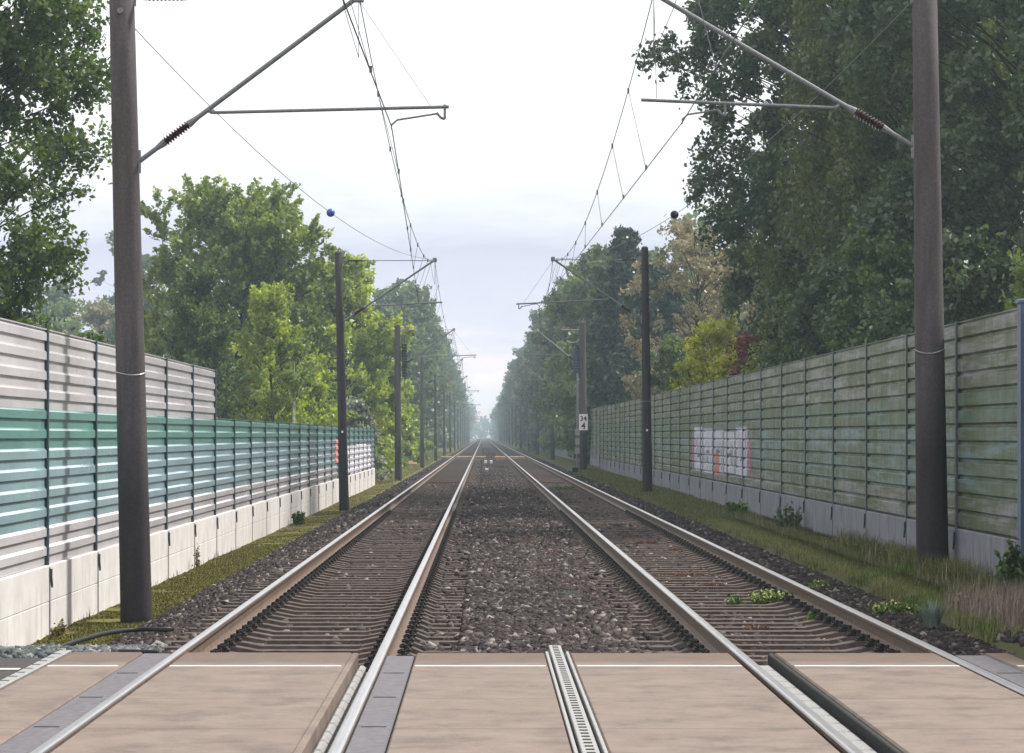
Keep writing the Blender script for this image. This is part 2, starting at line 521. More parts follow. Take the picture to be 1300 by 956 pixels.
def road_piece(name, x0, x1, y0, y1, zin, zout, inner_right):
    b = MB()
    n = 10
    for k in range(n):
        xa, xb = x0 + (x1 - x0) * k / n, x0 + (x1 - x0) * (k + 1) / n
        za = zout + (zin - zout) * ((xa - x0) / (x1 - x0) if inner_right else 1 - (xa - x0) / (x1 - x0))
        zb = zout + (zin - zout) * ((xb - x0) / (x1 - x0) if inner_right else 1 - (xb - x0) / (x1 - x0))
        b.add([(xa, y0, za), (xb, y0, zb), (xb, y1, zb), (xa, y1, za), (xa, y1, za - .2), (xb, y1, zb - .2)], [(0, 1, 2, 3), (3, 2, 5, 4)])
    return tag(b.build(name, M['asphalt']), kind='structure')


# asphalt road left and right of the crossing (kerb-less, edge line painted)
road_piece('road', -40, -3.16, 11, 20.9, -.015, -.05, True)
road_piece('road', 3.86, 40, 11, 20.9, -.015, -.05, False)


def line_piece(x0, x1, y0, y1, z0, z1):
    b = MB()
    b.add([(x0, y0, z0), (x1, y0, z1), (x1, y1, z1), (x0, y1, z0)], [(0, 1, 2, 3)])
    return tag(b.build('road_marking', M['paint']), kind='structure')


line_piece(-40, -3.17, 19.82, 19.94, -.046, -.010)
line_piece(3.87, 40, 19.80, 19.92, -.010, -.046)

# ------------------------------------------------------------------ level crossing
YC0, YC1 = 12.0, 21.25


def crossing_panel(x0, x1, label, y1=YC1, line=True, zt=-.004):
    e = empty('crossing_panel', ((x0 + x1) / 2, (YC0 + y1) / 2, -.2), label, 'crossing panel', 'slabs of the level crossing')
    b = MB(); cx, cy = (x0 + x1) / 2, (YC0 + y1) / 2
    b.bevbox(x0 - cx, x1 - cx, YC0 - cy, y1 - cy, 0, .2 + zt, .012)
    b.build('slab', M['slab'], e)
    if line:
        l = MB()
        l.box(x0 - cx + .02, x1 - cx - .02, 19.98 - cy, 20.06 - cy, .2 + zt + .001, .2 + zt + .004)
        l.build('edge_line', M['paint'], e)
    return e


crossing_panel(-3.02, -2.50, 'beige crossing slab outside the left track, beside the asphalt', 21.35)
crossing_panel(-2.18, -.96, 'beige crossing slab between the two rails of the left track', 21.3)
crossing_panel(-.49, .45, 'beige crossing slab right of the left track, left of the metal channel')
crossing_panel(.63, 1.80, 'beige crossing slab left of the right track, right of the metal channel')
crossing_panel(2.125, 3.30, 'beige crossing slab between the two rails of the right track')
crossing_panel(3.66, 3.84, 'narrow beige crossing slab outside the right track by the asphalt')


def strip(x0, x1, label, y1=21.1):
    cx = (x0 + x1) / 2
    e = empty('rubber_strip', (cx, 16.5, -.2), label, 'rubber strip', 'grey rubber strips along the rails of the crossing')
    b = MB(); b.bevbox(x0 - cx, x1 - cx, YC0 - 16.5, y1 - 16.5, 0, .19, .008); g = b
    y = YC0 + .3
    while y < y1 - .3:
        g.box(x0 - cx + .03, x1 - cx - .03, y - 16.5, y + .02 - 16.5, .188, .193, 1); y += 1.8
    b.build('strip_body', [M['grey_rubber'], M['dark_gap']], e)


strip(-2.49, -2.29, 'grey rubber strip left of the leftmost rail', 21.3)
strip(-.70, -.50, 'grey rubber strip on the right side of the second rail from the left', 21.05)
strip(3.42, 3.65, 'grey rubber strip right of the rightmost rail')


def flangeway(x0, x1, side, label):
    """rubber insert of pale blocks in the groove on the gauge side of a rail"""
    cx = (x0 + x1) / 2
    e = empty('flangeway_insert', (cx, 16.5, -.2), label, 'flangeway insert', 'flangeway inserts of the crossing')
    b = MB(); y = YC0
    b.box(x0 - cx, x1 - cx, YC0 - 16.5, 20.95 - 16.5, -.01, .08)
    while y < 20.9:
        b.bevbox(x0 - cx + .01, x1 - cx - .05 if side < 0 else x1 - cx - .01, y - 16.5, y + .42 - 16.5, 0, .135, .02)
        y += .47
    b.build('block', M['galv_light'], e)
    d = MB()
    if side < 0:
        d.bevbox(x0 - cx - .045, x0 - cx, YC0 - 16.5, 21.2 - 16.5, 0, .2, .006)
        m = M['slab']
    else:
        d.bevbox(x1 - cx, x1 - cx + .035, YC0 - 16.5, 21.25 - 16.5, 0, .190, .006)
        m = M['dark_gap']
    d.build('edge_bar', m, e)


flangeway(-.91, -.79, -1, 'pale block insert in the groove left of the second rail')
flangeway(1.92, 2.08, 1, 'pale block insert with a black bar right of the third rail')

e = empty('channel_cover', (.54, 16.6, -.2), 'perforated metal channel cover running between the two beige middle slabs', 'channel cover')
b = MB(); b.bevbox(-.045, .045, -4.6, 5.4, .0, .199, .004); y = -4.5
while y < 5.3:
    b.box(-.022, .022, y, y + .05, .1982, .2015, 1); y += .16
b.build('grating', [M['galv_light'], M['dark_gap']], e)
for s in (-1, 1):
    b = MB(); b.bevbox(s * .075 - .01, s * .075 + .01, -4.6, 4.72, 0, .202, .003); b.build('side_bar', M['galv_light'], e)

e = empty('metal_edging', (-3.09, 16.6, -.2), 'scuffed pale metal edging between the left crossing slab and the asphalt', 'metal edging')
b = MB(); b.bevbox(-.045, .045, -4.6, 4.9, 0, .199, .006); y = -4.4
while y < 4.7:
    b.box(-.035, .02, y, y + .03, .1982, .2012, 1); y += .33
b.build('edge_profile', [M['galv_light'], M['dark_gap']], e)

# ------------------------------------------------------------------ rails
RX = [-2.24, -.745, 1.875, 3.365]
rp = [(.075, -.172), (.075, -.162), (.02, -.148), (.0085, -.125), (.0085, -.055), (.012, -.043), (.036, -.034), (.036, -.012), (.031, -.004), (.015, 0)]
prof = rp + [(-x, z) for x, z in reversed(rp)]
mi = []
for k in range(len(prof)):
    (xa, za), (xb, zb) = prof[k], prof[(k + 1) % len(prof)]
    mi.append(1 if min(za, zb) > -.0125 and max(za, zb) > -.005 else 0)
lab = ['leftmost rail, left rail of the left track, worn bright on top', 'second rail from the left, right rail of the left track',
       'third rail from the left, left rail of the right track', 'rightmost rail, right rail of the right track, bright on top']
for x, l in zip(RX, lab):
    b = MB()
    b.extrude_y(prof, 10, 2300, mi)
    o = b.build('rail', [M['rail_side'], M['rail_top']], None, (x, 0, 0))
    tag(o, l, 'rail', 'the four running rails')

# ------------------------------------------------------------------ sleepers
topz = [(-1.3, -.238), (-.98, -.238), (-.86, -.188), (-.62, -.188), (-.42, -.225), (.42, -.225), (.62, -.188), (.86, -.188), (.98, -.238), (1.3, -.238)]


def sleeper_mesh(name, mat):
    b = MB(); n = len(topz); vs = []
    for x, z in topz:
        vs += [(x, -.145, z - .16), (x, -.10, z), (x, .10, z), (x, .145, z - .16)]
    fs = []
    for i in range(n - 1):
        a = i * 4
        fs += [(a, a + 4, a + 5, a + 1), (a + 1, a + 5, a + 6, a + 2), (a + 2, a + 6, a + 7, a + 3)]
    fs += [(0, 1, 2, 3), (n * 4 - 1, n * 4 - 2, n * 4 - 3, n * 4 - 4)]
    b.add(vs, fs)
    me = bpy.data.meshes.new(name); me.from_pydata(b.v, [], b.f); me.materials.append(mat); me.update()
    return me


def clip_mesh():
    b = MB()
    b.box(-.15, .15, -.07, .07, -.192, -.174)
    for s in (-1, 1):
        b.bevbox(s * .105 - .03, s * .105 + .03, -.085, .085, -.19, -.150, .008)      # guide plate
        b.tube([(s * .12, 0, -.16), (s * .12, 0, -.095)], .018, 6)                       # screw
        for q in (-1, 1):                                                               # spring loops
            b.tube([(s * .06, q * .02, -.148), (s * .085, q * .03, -.135), (s * .13, q * .06, -.135), (s * .105, q * .085, -.145), (s * .06, q * .07, -.150)], .010, 5)
    me = bpy.data.meshes.new('fastening'); me.from_pydata(b.v, [], b.f); me.materials.append(M['clip']); me.update()
    return me


SM, SP, CM = sleeper_mesh('sleeper', M['sleeper']), sleeper_mesh('sleeper', M['sleeper_pale']), clip_mesh()
tracks = [(-1.4925, 'left'), (2.62, 'right')]
far = MB()
for tx, side in tracks:
    for k in range(3000):
        y = 21.55 + k * .6 + (R.uniform(-.02, .02) if k > 2 else 0)
        if y > 1500: break
        if k < 148:
            pale = k in (0, 1)
            dx, dz, rz = R.uniform(-.015, .015), R.uniform(-.006, .004), R.uniform(-.006, .006)
            s = link('sleeper', SP if pale else SM, None, (tx + dx, y, dz)); s.rotation_euler[2] = rz
            tag(s, (f'pale clean concrete sleeper of the {side} track next to the crossing slabs' if pale else f'weathered brown grey concrete sleeper under the {side} track'),
                'sleeper', f'concrete sleepers of the {side} track' if not pale else f'pale sleepers at the edge of the crossing under the {side} track')
            if k < 75:
                for q in (-.7475, .7475):
                    link('fastening', CM, s, (q - dx, 0, -dz))
        else:
            far.add([(tx - 1.3, y - .11, -.236), (tx - .9, y - .11, -.19), (tx + .9, y - .11, -.19), (tx + 1.3, y - .11, -.236),
                     (tx - 1.3, y + .11, -.236), (tx - .9, y + .11, -.19), (tx + .9, y + .11, -.19), (tx + 1.3, y + .11, -.236),
                     (tx - 1.3, y - .14, -.30), (tx + 1.3, y - .14, -.30)],
                    [(0, 1, 5, 4), (1, 2, 6, 5), (2, 3, 7, 6), (8, 9, 3, 2, 1, 0)])
tag(far.build('far_sleepers', M['sleeper']), 'distant concrete sleepers of both tracks merging into brown bands', 'sleepers', kind='stuff')

# ------------------------------------------------------------------ loose ballast stones
CUBE = np.array([[-1, -1, -1], [1, -1, -1], [1, 1, -1], [-1, 1, -1], [-1, -1, 1], [1, -1, 1], [1, 1, 1], [-1, 1, 1]], float)
CF = np.array([[3, 2, 1, 0], [4, 5, 6, 7], [0, 1, 5, 4], [1, 2, 6, 5], [2, 3, 7, 6], [3, 0, 4, 7]])


def stones(name, P, size, mats, midx=None):
    n = len(P)
    V = CUBE[None] * (.62 + .38 * rng.random((n, 8, 3)))
    V *= (size * (.55 + .9 * rng.random(n)))[:, None, None] * np.array([1, 1, .72]) * (.7 + .6 * rng.random((n, 1, 3)))
    a, bb, c = rng.random((3, n)) * 6.28
    ca, sa, cb, sb, cc, s_ = np.cos(a), np.sin(a), np.cos(bb * .5), np.sin(bb * .5), np.cos(c * .5), np.sin(c * .5)
    Rz = np.zeros((n, 3, 3)); Rz[:, 0, 0] = ca; Rz[:, 0, 1] = -sa; Rz[:, 1, 0] = sa; Rz[:, 1, 1] = ca; Rz[:, 2, 2] = 1
    Rx = np.zeros((n, 3, 3)); Rx[:, 0, 0] = 1; Rx[:, 1, 1] = cb; Rx[:, 1, 2] = -sb; Rx[:, 2, 1] = sb; Rx[:, 2, 2] = cb
    Ry = np.zeros((n, 3, 3)); Ry[:, 1, 1] = 1; Ry[:, 0, 0] = cc; Ry[:, 0, 2] = s_; Ry[:, 2, 0] = -s_; Ry[:, 2, 2] = cc
    V = np.einsum('nij,nkj->nki', np.einsum('nij,njk->nik', Rz, np.einsum('nij,njk->nik', Rx, Ry)), V)
    V += P[:, None, :]
    loops = (CF[None] + (np.arange(n) * 8)[:, None, None]).reshape(-1)
    mi_ = None if midx is None else np.repeat(midx, 6)
    me = np_mesh(name, V.reshape(-1, 3), 4, loops, mats, mi_)
    return link(name, me)


def scatter(x0, x1, y0, y1, dens, lift=0.0):
    n = int((x1 - x0) * (y1 - y0) * dens)
    X = rng.uniform(x0, x1, n)
    Y = y0 + (y1 - y0) * rng.random(n)
    return np.stack([X, Y, ballast_z(X, Y) + lift + rng.uniform(-.012, .014, n)], -1)


P = np.concatenate([
    scatter(-.19, 1.32, 21.3, 46, 620, .012), scatter(-.19, 1.32, 46, 90, 170, .010), scatter(-.1, 1.2, 90, 200, 60, .015), scatter(-.1, 1.2, 200, 420, 26, .015), scatter(-3.9, -2.8, 95, 300, 22, .01), scatter(3.95, 4.6, 110, 300, 22, .01),
    scatter(-4.15, -2.8, 21.6, 46, 520, .006), scatter(-4.1, -2.8, 46, 95, 130, .006),
    scatter(3.92, 4.65, 21.3, 50, 520, .006), scatter(3.92, 4.6, 50, 110, 130, .006),
    scatter(-2.8, -.2, 21.6, 34, 80, -.008), scatter(1.3, 3.95, 21.6, 34, 110, -.006),
    scatter(-2.8, -.2, 34, 60, 40, .0), scatter(1.3, 3.95, 34, 60, 50, .002), scatter(-2.8, 3.95, 60, 85, 28, .0),
    scatter(-2.8, 3.95, 85, 120, 16, .0), scatter(-2.8, 3.95, 120, 175, 8, .0), scatter(-2.8, 3.95, 175, 260, 3, .0)])
tag(stones('ballast_stones', P, .031, [M['stone']]), 'loose dark brown ballast stones between and beside the tracks', 'ballast', kind='stuff')
n = 900
X = rng.uniform(4.5, 5.3, n * 2); Y = rng.uniform(21.0, 25.5, n * 2)
P3 = np.stack([X, Y, ground_z(X, Y) + .01], -1)
tag(stones('gravel_patch', P3, .026, [M['stone']]), 'bare dark gravel between right rail and road edge', 'gravel', kind='stuff')
X = rng.uniform(-4.0, -2.75, 1800); Y = rng.uniform(21.7, 25.6, 1800)
P2 = np.stack([X, Y, np.maximum(ballast_z(X, Y), np.maximum(ground_z(X, Y), -.30)) + .02], -1)
tag(stones('grey_gravel', P2, .026, [M['stone_grey']]), 'patch of clean blue grey gravel left of the left rail by the crossing', 'gravel', kind='stuff')

# ------------------------------------------------------------------ noise barriers
def cassette(depth=.045, h=.45):
    """outline of one corrugated cassette, from its bottom up: (offset towards the track, z, bright ledge?)"""
    s = h / .45
    d = depth
    return [(0, 0), (0, .098 * s), (d, .106 * s), (d, .192 * s), (0, .222 * s), (0, .318 * s), (d, .326 * s), (d, .412 * s), (.0, .442 * s)]


def panel_profile(nc, h):
    pts, mats = [], []
    for c in range(nc):
        pr = cassette(.026, h)
        if h < .44:                      # right barriers: ledges cut short, undersides deepened to give dark shadow lines
            pr = [(0, 0), (0, .004), (.036, .030), (.036, .175), (.004, .192), (.004, .214), (.036, .240), (.036, .385), (0, .402)]
            pr = [(o, z * h / .42) for o, z in pr]
        for k, (o, z) in enumerate(pr):
            pts.append((o, c * h + z))
            if len(pts) > 1: mats.append(c)
    pts.append((0, nc * h)); mats.append(nc - 1)
    return pts, mats


def barrier(name, label, X, sgn, y0, pitch, nb, zbase, zpl, h, nc_of, mats_for, conc, plinth_rows, post_h_extra=.02, pm=None, pw=.045):
    """sgn: +1 when the face looks towards +x"""
    root = empty(name, (X, y0, zbase), label, 'noise barrier', 'noise barriers beside the tracks')
    cache = {}
    def face(o): return sgn * o
    for k in range(nb):
        nc = nc_of(k)
        key = (nc, 0)
        if key not in cache:
            pts, cm = panel_profile(nc, h)
            b = MB()
            prof_ = [(face(o), z + zpl - zbase) for o, z in pts]
            if sgn > 0: b.extrude_y(prof_, .0, pitch, [mats_for(c, nc) for c in cm] , closed=False)
            else: b.extrude_y(prof_, .0, pitch, [mats_for(c, nc) for c in cm], closed=False)
            # back sheet and top cap
            tz = zpl - zbase + nc * h
            bk = -sgn * .07
            x0_, x1_ = sorted((bk, -sgn * .006))
            b.box(x0_, x1_, .002, pitch - .002, zpl - zbase, tz - .002, mats_for(nc - 1, nc))
            b.box(x0_ - (.004 if sgn > 0 else .034), x1_ + (.034 if sgn > 0 else .004), .001, pitch - .001, tz - .001, tz + .012, mats_for(nc - 1, nc))
            cache[key] = b
            o = b.build('noise_panel', PM[pm], root, (0, k * pitch, 0))
            cache[key] = o.data
        else:
            link('noise_panel', cache[key], root, (0, k * pitch, 0))
        # concrete plinth slabs
        zz = 0
        for r_, hh in enumerate(plinth_rows):
            kk = ('pl', r_)
            if kk not in cache:
                b = MB()
                xx = sorted((sgn * .05, -sgn * .09))
                b.bevbox(xx[0], xx[1], .006, pitch - .006, zz, zz + hh - .008, .010)
                cache[kk] = b.build('plinth_slab', conc, root, (0, k * pitch, 0)).data
            else:
                link('plinth_slab', cache[kk], root, (0, k * pitch, 0))
            zz += hh
    for k in range(nb + 1):
        nc = max(nc_of(min(k, nb - 1)), nc_of(max(k - 1, 0)))
        kk = ('post', nc)
        if kk not in cache:
            b = MB()
            t = zpl - zbase + nc * h + post_h_extra
            xs_ = sorted((sgn * .030, sgn * (.042 if pm == 'L' else .058)))
            b.box(xs_[0], xs_[1], -pw, pw, zpl - zbase - .03, t, 0)
            xs_ = sorted((-sgn * .10, sgn * .030))
            b.box(xs_[0], xs_[1], -.006, .006, 0, t - .003, 0)
            xs_ = sorted((sgn * .051, sgn * .060))
            b.box(xs_[0], xs_[1], -.022, .022, 0, zpl - zbase - .032, 1)
            cache[kk] = b.build('post', [M['post'] if pm == 'L' else M['post_grey'], M['post_foot']], root, (0, k * pitch, 0)).data
        else:
            link('post', cache[kk], root, (0, k * pitch, 0))
        if 'br' not in cache:
            b = MB()
            zt = zpl - zbase
            vs = [(sgn * .062, -.035, zt - .05), (sgn * .062, .035, zt - .05), (sgn * .062, .03, zt - .14), (sgn * .062, .085, zt - .25), (sgn * .062, .05, zt - .27), (sgn * .062, -.02, zt - .15)]
            vs2 = [(v[0] + sgn * .02, v[1], v[2]) for v in vs]
            n_ = 6
            b.add(vs + vs2, [tuple(range(n_)), tuple(range(2 * n_ - 1, n_ - 1, -1))] + [(i, (i + 1) % n_, n_ + (i + 1) % n_, n_ + i) for i in range(n_)])
            cache['br'] = b.build('anchor_clip', M['post'], root, (0, k * pitch, 0)).data
        else:
            link('anchor_clip', cache['br'], root, (0, k * pitch, 0))
    return root


PM = {'L': [M['L_grey'], M['L_green'], M['L_teal']], 'R': [M['R_grey'], M['R_green'], M['R_teal']]}


def mats_c(c, nc):       # cassettes counted from the bottom: grey, teal x2, green, grey x2
    return {0: 0, 1: 2, 2: 2, 3: 1}.get(c, 0)


WLX, WRX = -5.05, 5.87
LW = barrier('noise_barrier', 'pale corrugated noise barrier on the left, grey, green and teal, stepping down', WLX, 1,
             25.1, 4.2, 26, -.75, .10, .45, lambda k: 6 if k < 7 else 4, mats_c, M['conc_left'], (.43, .42), pm='L')
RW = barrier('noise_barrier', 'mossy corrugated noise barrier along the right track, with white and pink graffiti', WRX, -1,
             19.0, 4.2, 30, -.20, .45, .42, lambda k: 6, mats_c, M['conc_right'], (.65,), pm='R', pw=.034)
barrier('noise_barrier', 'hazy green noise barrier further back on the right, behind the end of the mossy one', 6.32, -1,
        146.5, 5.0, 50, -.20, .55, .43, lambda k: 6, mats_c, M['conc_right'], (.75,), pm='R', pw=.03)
# wide blue-grey end post at the near end
e = empty('barrier_post', (WRX - .085, 31.0, -.2), 'wide blue grey post in front of the right noise barrier at the picture edge', 'post')
b = MB(); b.bevbox(-.07, .07, -.09, .09, 0, 3.2, .01); b.build('post_body', M['blue_post'], e)
b = MB(); b.bevbox(-.09, .09, -.11, .11, 3.2, 3.24, .01); b.build('cap', M['blue_post'], e)


# graffiti: paint patches that follow the corrugation, 3 mm proud of it
def patch(b, X, sgn, h, zpl, y0, y1, z0, z1, mi, off=.004):
    nc = 6
    pts, _ = panel_profile(nc, h)
    zz = [z + zpl for _, z in pts]; oo = [o for o, _ in pts]
    cut = [(np.interp(z0, zz, oo), z0)] + [(o, z) for o, z in zip(oo, zz) if z0 < z < z1] + [(np.interp(z1, zz, oo), z1)]
    pr = [(X + sgn * (o + off), z) for o, z in cut]
    b.extrude_y(pr, y0, y1, mi, closed=False)


def graffiti(parent, X, sgn, h, zpl, y0, y1, z0, z1, letters, seed, mats):
    r = random.Random(seed)
    b = MB()
    w = (y1 - y0) / letters
    for i in range(letters):
        a = y0 + i * w
        bot, top = z0 + r.uniform(0, .1), z1 + r.uniform(-.12, .05)
        # dark outline, then the fill as strokes of a block letter
        patch(b, X, sgn, h, zpl, a + .02 * w, a + .98 * w, bot, top, 4, .003)
        patch(b, X, sgn, h, zpl, a + .06 * w, a + .94 * w, bot + .05, top - .04, 0, .005)
        for q in range(7):                       # counters and strokes
            p = a + (.12 + .12 * q) * w + r.uniform(-.04, .04) * w
            zc = r.uniform(bot + .1, bot + .5)
            patch(b, X, sgn, h, zpl, p, p + r.uniform(.02, .06) * w, zc, zc + r.uniform(.15, .7), r.choice([1, 2, 2, 4]), .0062 + q * .0001)
        zc = bot + r.uniform(.35, .6)
        patch(b, X, sgn, h, zpl, a + .3 * w, a + .62 * w, zc, zc + .07, 2, .0072)
        if i == letters // 2:
            patch(b, X, sgn, h, zpl, a + .35 * w, a + .85 * w, bot - .02, bot + .55, 3, .0078)
    for (p, q, s_, t, m_) in [(y0 - .6, y0 - .15, z0 + .1, z0 + .95, 1), (y1 + .1, y1 + .7, z0 + .35, z0 + .9, 1)]:
        patch(b, X, sgn, h, zpl, p, q, s_, t, m_, .006)
    o = b.build('graffiti', mats, None)
    o.parent = parent; o.location = -parent.location
    return o


g = graffiti(RW, WRX, -1, .42, .45, 64.0, 80.5, .56, 1.80, 5, 5, [M['g_white'], M['g_pink'], M['g_dark'], M['g_orange'], M['g_outline']])
g['label'] = 'white block letter graffiti with pink and dark outlines'
g = graffiti(LW, WLX, 1, .45, .10, 106, 130, .12, 1.25, 5, 9, [M['g_faint'], M['g_rose'], M['L_teal'], M['g_faint'], M['g_faint']])
g['label'] = 'faded rose and red graffiti near the far end'
b = MB(); patch(b, WLX, 1, .45, .10, 99.0, 103.8, .65, 1.45, 0, .0085)
o = b.build('graffiti', [M['g_red']], None); o.parent = LW; o.location = -LW.location; o['label'] = 'red sprayed block'


# ------------------------------------------------------------------ catenary masts
def insulator(p, q, t0, t1, parent, r=.035):
    p, q = Vector(p), Vector(q)
    b = MB()
    n = 9
    pts, rs = [], []
    for i in range(n * 2 + 1):
        t = t0 + (t1 - t0) * i / (n * 2)
        pts.append(p.lerp(q, t)); rs.append(r * 2.0 if i % 2 else r * .85)
    b.tube(pts, rs, 10, 0)
    L = (q - p).length
    b.tube([p.lerp(q, t0 - .16 / L), p.lerp(q, t0)], [r * .8, r * 1.5], 8, 1)
    b.tube([p.lerp(q, t1), p.lerp(q, t1 + .16 / L)], [r * 1.5, r * .8], 8, 1)
    return b.build('insulator', [M['insul'], M['galv']], parent)


def mast(Y, side, xb, zb, xt, zt, rb, rt, att, apex, jun, tend, clip, arm, label, detail=2, dark=False):
    """side -1 left, +1 right. xb, zb foot; xt, zt head. att, apex, jun (tube root), tend (tube end), clip: (x, z)"""
    root = empty('catenary_mast', (xb, Y, zb), label, 'catenary mast', 'catenary masts ' + ('left of the tracks' if side < 0 else 'right of the tracks'))
    s = -side                                                   # towards the track
    L = lambda x, z: (x - xb, 0, z - zb)
    b = MB()
    n = 24 if detail > 1 else 12
    H = zt - zb
    b.tube([(0, 0, -.3)] + [((xt - xb) * t, 0, H * t) for t in (0, .25, .5, .75, 1)], [rb * 1.01] + [rb + (rt - rb) * t for t in (0, .25, .5, .75, 1)], n)
    b.build('pole', M['mast_dark'] if dark else M['mast'], root, smooth=False if detail < 2 else True)
    b = MB(); b.tube([((xt - xb), 0, H), ((xt - xb), 0, H + .05)], [rt * 1.08, rt * .6], n); b.build('cap', M['mast'], root)
    def px_at(z):  # pole centre and radius at height z
        t = (z - zb) / H
        return xb + (xt - xb) * t, rb + (rt - rb) * t
    pc, pr = px_at(att[1])
    ra = .030
    a0 = (pc + s * pr * .98, att[1])
    b = MB(); b.tube([L(*a0), L(*apex)], ra, 8); b.tube([L(a0[0], a0[1] - .14), L(a0[0], a0[1] + .14)], .03, 6)
    b.build('cantilever_tube', M['galv'], root)
    pc2, pr2 = px_at(apex[1])
    t0 = (pc2 + s * pr2 * .98, apex[1] - .02)
    b = MB(); b.tube([L(*t0), L(apex[0], apex[1] - .02)], .014, 6); b.tube([L(t0[0], t0[1] - .10), L(t0[0], t0[1] + .10)], .03, 6)
    b.build('top_tie', M['galv'], root)
    d = abs(apex[0] - a0[0])
    if detail:
        insulator(L(*a0), L(*apex), .12, .225, root, .033)
        insulator(L(*t0), L(apex[0], apex[1] - .02), .06, .22, root, .022)
        b = MB(); b.bevbox(-.06, .06, -.05, .05, -.07, .07, .02)
        o = b.build('apex_clamp', M['galv'], root, L(*apex))
    b = MB(); b.tube([L(*jun), L(*tend)], .021, 8)
    b.tube([L(jun[0] - s * .06, jun[1] + .03), L(*jun)], .03, 6)
    b.build('registration_tube', M['galv'], root)
    # steady arm: drop bracket on the tube, light arm, contact wire clip
    b = MB()
    ax = arm
    tz = jun[1] + (tend[1] - jun[1]) * (ax - jun[0]) / (tend[0] - jun[0])
    dirn = 1 if clip[0] > ax else -1
    b.tube([L(ax, tz + .03), L(ax, tz - .15)], .018, 6)
    b.tube([L(ax, tz - .15), L(ax + dirn * .05, tz - .13), L(ax + dirn * .10, tz - .07)], .018, 6)
    b.tube([L(ax + dirn * .08, tz - .08), L(clip[0] - dirn * .07, clip[1] + .10), L(clip[0], clip[1] + .04), L(clip[0], clip[1] - .02)], .013, 6)
    b.build('steady_arm', M['galv'], root)
    # stay from the apex to the end of the tube
    b = MB(); b.tube([L(apex[0], apex[1] - .05), L(tend[0] + (jun[0] - tend[0]) * .08, tend[1] + .02)], .004, 4); b.build('stay_wire', M['wire'], root)
    return root, px_at


CW = 5.36
mastsL, mastsR = [], []
# wire positions at each mast: (Y, contact x, contact z, messenger x, messenger z)
x0, z0 = at(173, 780, 35.5); xt, zt = at(155, 0, 35.5)
r_, pa = mast(35.5, -1, x0, z0, xt - .02, 7.6, .195, .150, (-4.2, 4.93), (-1.52, 6.95), (-3.30, 5.53), (-.42, 5.60), (-1.12, 5.34), -.47,
              'nearest catenary mast on the left, tall brown concrete with a wire band', 2)
b = MB(); c, rr_ = pa(2.34)
b.tube([(c - x0 + rr_ * 1.03 * math.cos(t), rr_ * 1.03 * math.sin(t), 2.34 - z0 + .02 * math.sin(t * 2 + 1)) for t in [k * math.pi / 8 for k in range(17)]], .006, 5)
b.build('wire_band', M['galv_light'], r_)
b = MB(); c, rr_ = pa(6.75); b.tube([(c - x0, -rr_ - .05, 6.75 - z0), (c - x0, -rr_ + .02, 6.75 - z0)], .035, 8); b.build('bolt', M['galv'], r_)
mastsL.append((35.5, -1.12, CW, -1.52, 6.95))
x0, z0 = at(437, 643, 88.8); xt, zt = at(429.5, 321, 88.8)
r_, pa = mast(88.8, -1, x0, z0, xt, zt, .150, .105, (-4.2, 5.07), (-1.48, 6.95), (-3.33, 5.55), (-1.25, 5.66), (-1.94, 5.44), -2.50,
              'second catenary mast on the left, dark and slim before the low pale barrier', 2, True)
b = MB(); c, rr_ = pa(1.7); b.box(c - x0 - .03, c - x0 + .03, -rr_ - .02, -rr_ + .03, 1.7 - z0 - .03, 1.7 - z0 + .03); b.build('number_plate', M['white'], r_)
mastsL.append((88.8, -1.94, 5.44, -1.48, 6.95))
x0, z0 = at(1184, 722, 35.8); xt, zt = at(1171, 0, 35.8)
r_, pa = mast(35.8, 1, x0, z0, xt + .02, 7.6, .200, .148, (5.2, 5.15), (2.10, 7.03), (4.33, 5.62), (1.945, 5.72), (2.45, 5.44), 2.98,
              'nearest catenary mast on the right, thick brown concrete standing in grass', 2)
b = MB(); c, rr_ = pa(2.62)
b.tube([(c - x0 + rr_ * 1.03 * math.cos(t), rr_ * 1.03 * math.sin(t), 2.62 - z0 + .03 * math.sin(t * 2 + 2)) for t in [k * math.pi / 8 for k in range(17)]], .006, 5)
b.build('wire_band', M['galv_light'], r_)
mastsR.append((35.8, 2.45, 5.44, 2.10, 7.03))
x0, z0 = at(822, 629, 88.5); xt, zt = at(818.5, 315, 88.5)
r_, pa = mast(88.5, 1, x0, z0, xt, zt, .155, .105, (4.84, 5.13), (2.12, 6.96), (3.75, 5.73), (1.0, 5.59), (1.70, 5.50), 1.08,
              'second catenary mast on the right, dark and slim, before the mossy barrier', 2, True)
b = MB(); c, rr_ = pa(1.75); b.box(c - x0 - .03, c - x0 + .03, -rr_ - .02, -rr_ + .03, 1.75 - z0 - .03, 1.75 - z0 + .03); b.build('number_plate', M['white'], r_)
b = MB(); c, rr_ = pa(2.63); b.tube([(c - x0 + rr_ * 1.03 * math.cos(t), rr_ * 1.03 * math.sin(t), 2.63 - z0) for t in [k * math.pi / 8 for k in range(17)]], .006, 5)
b.build('wire_band', M['galv_light'], r_)
mastsR.append((88.5, 1.70, 5.50, 2.12, 6.96))

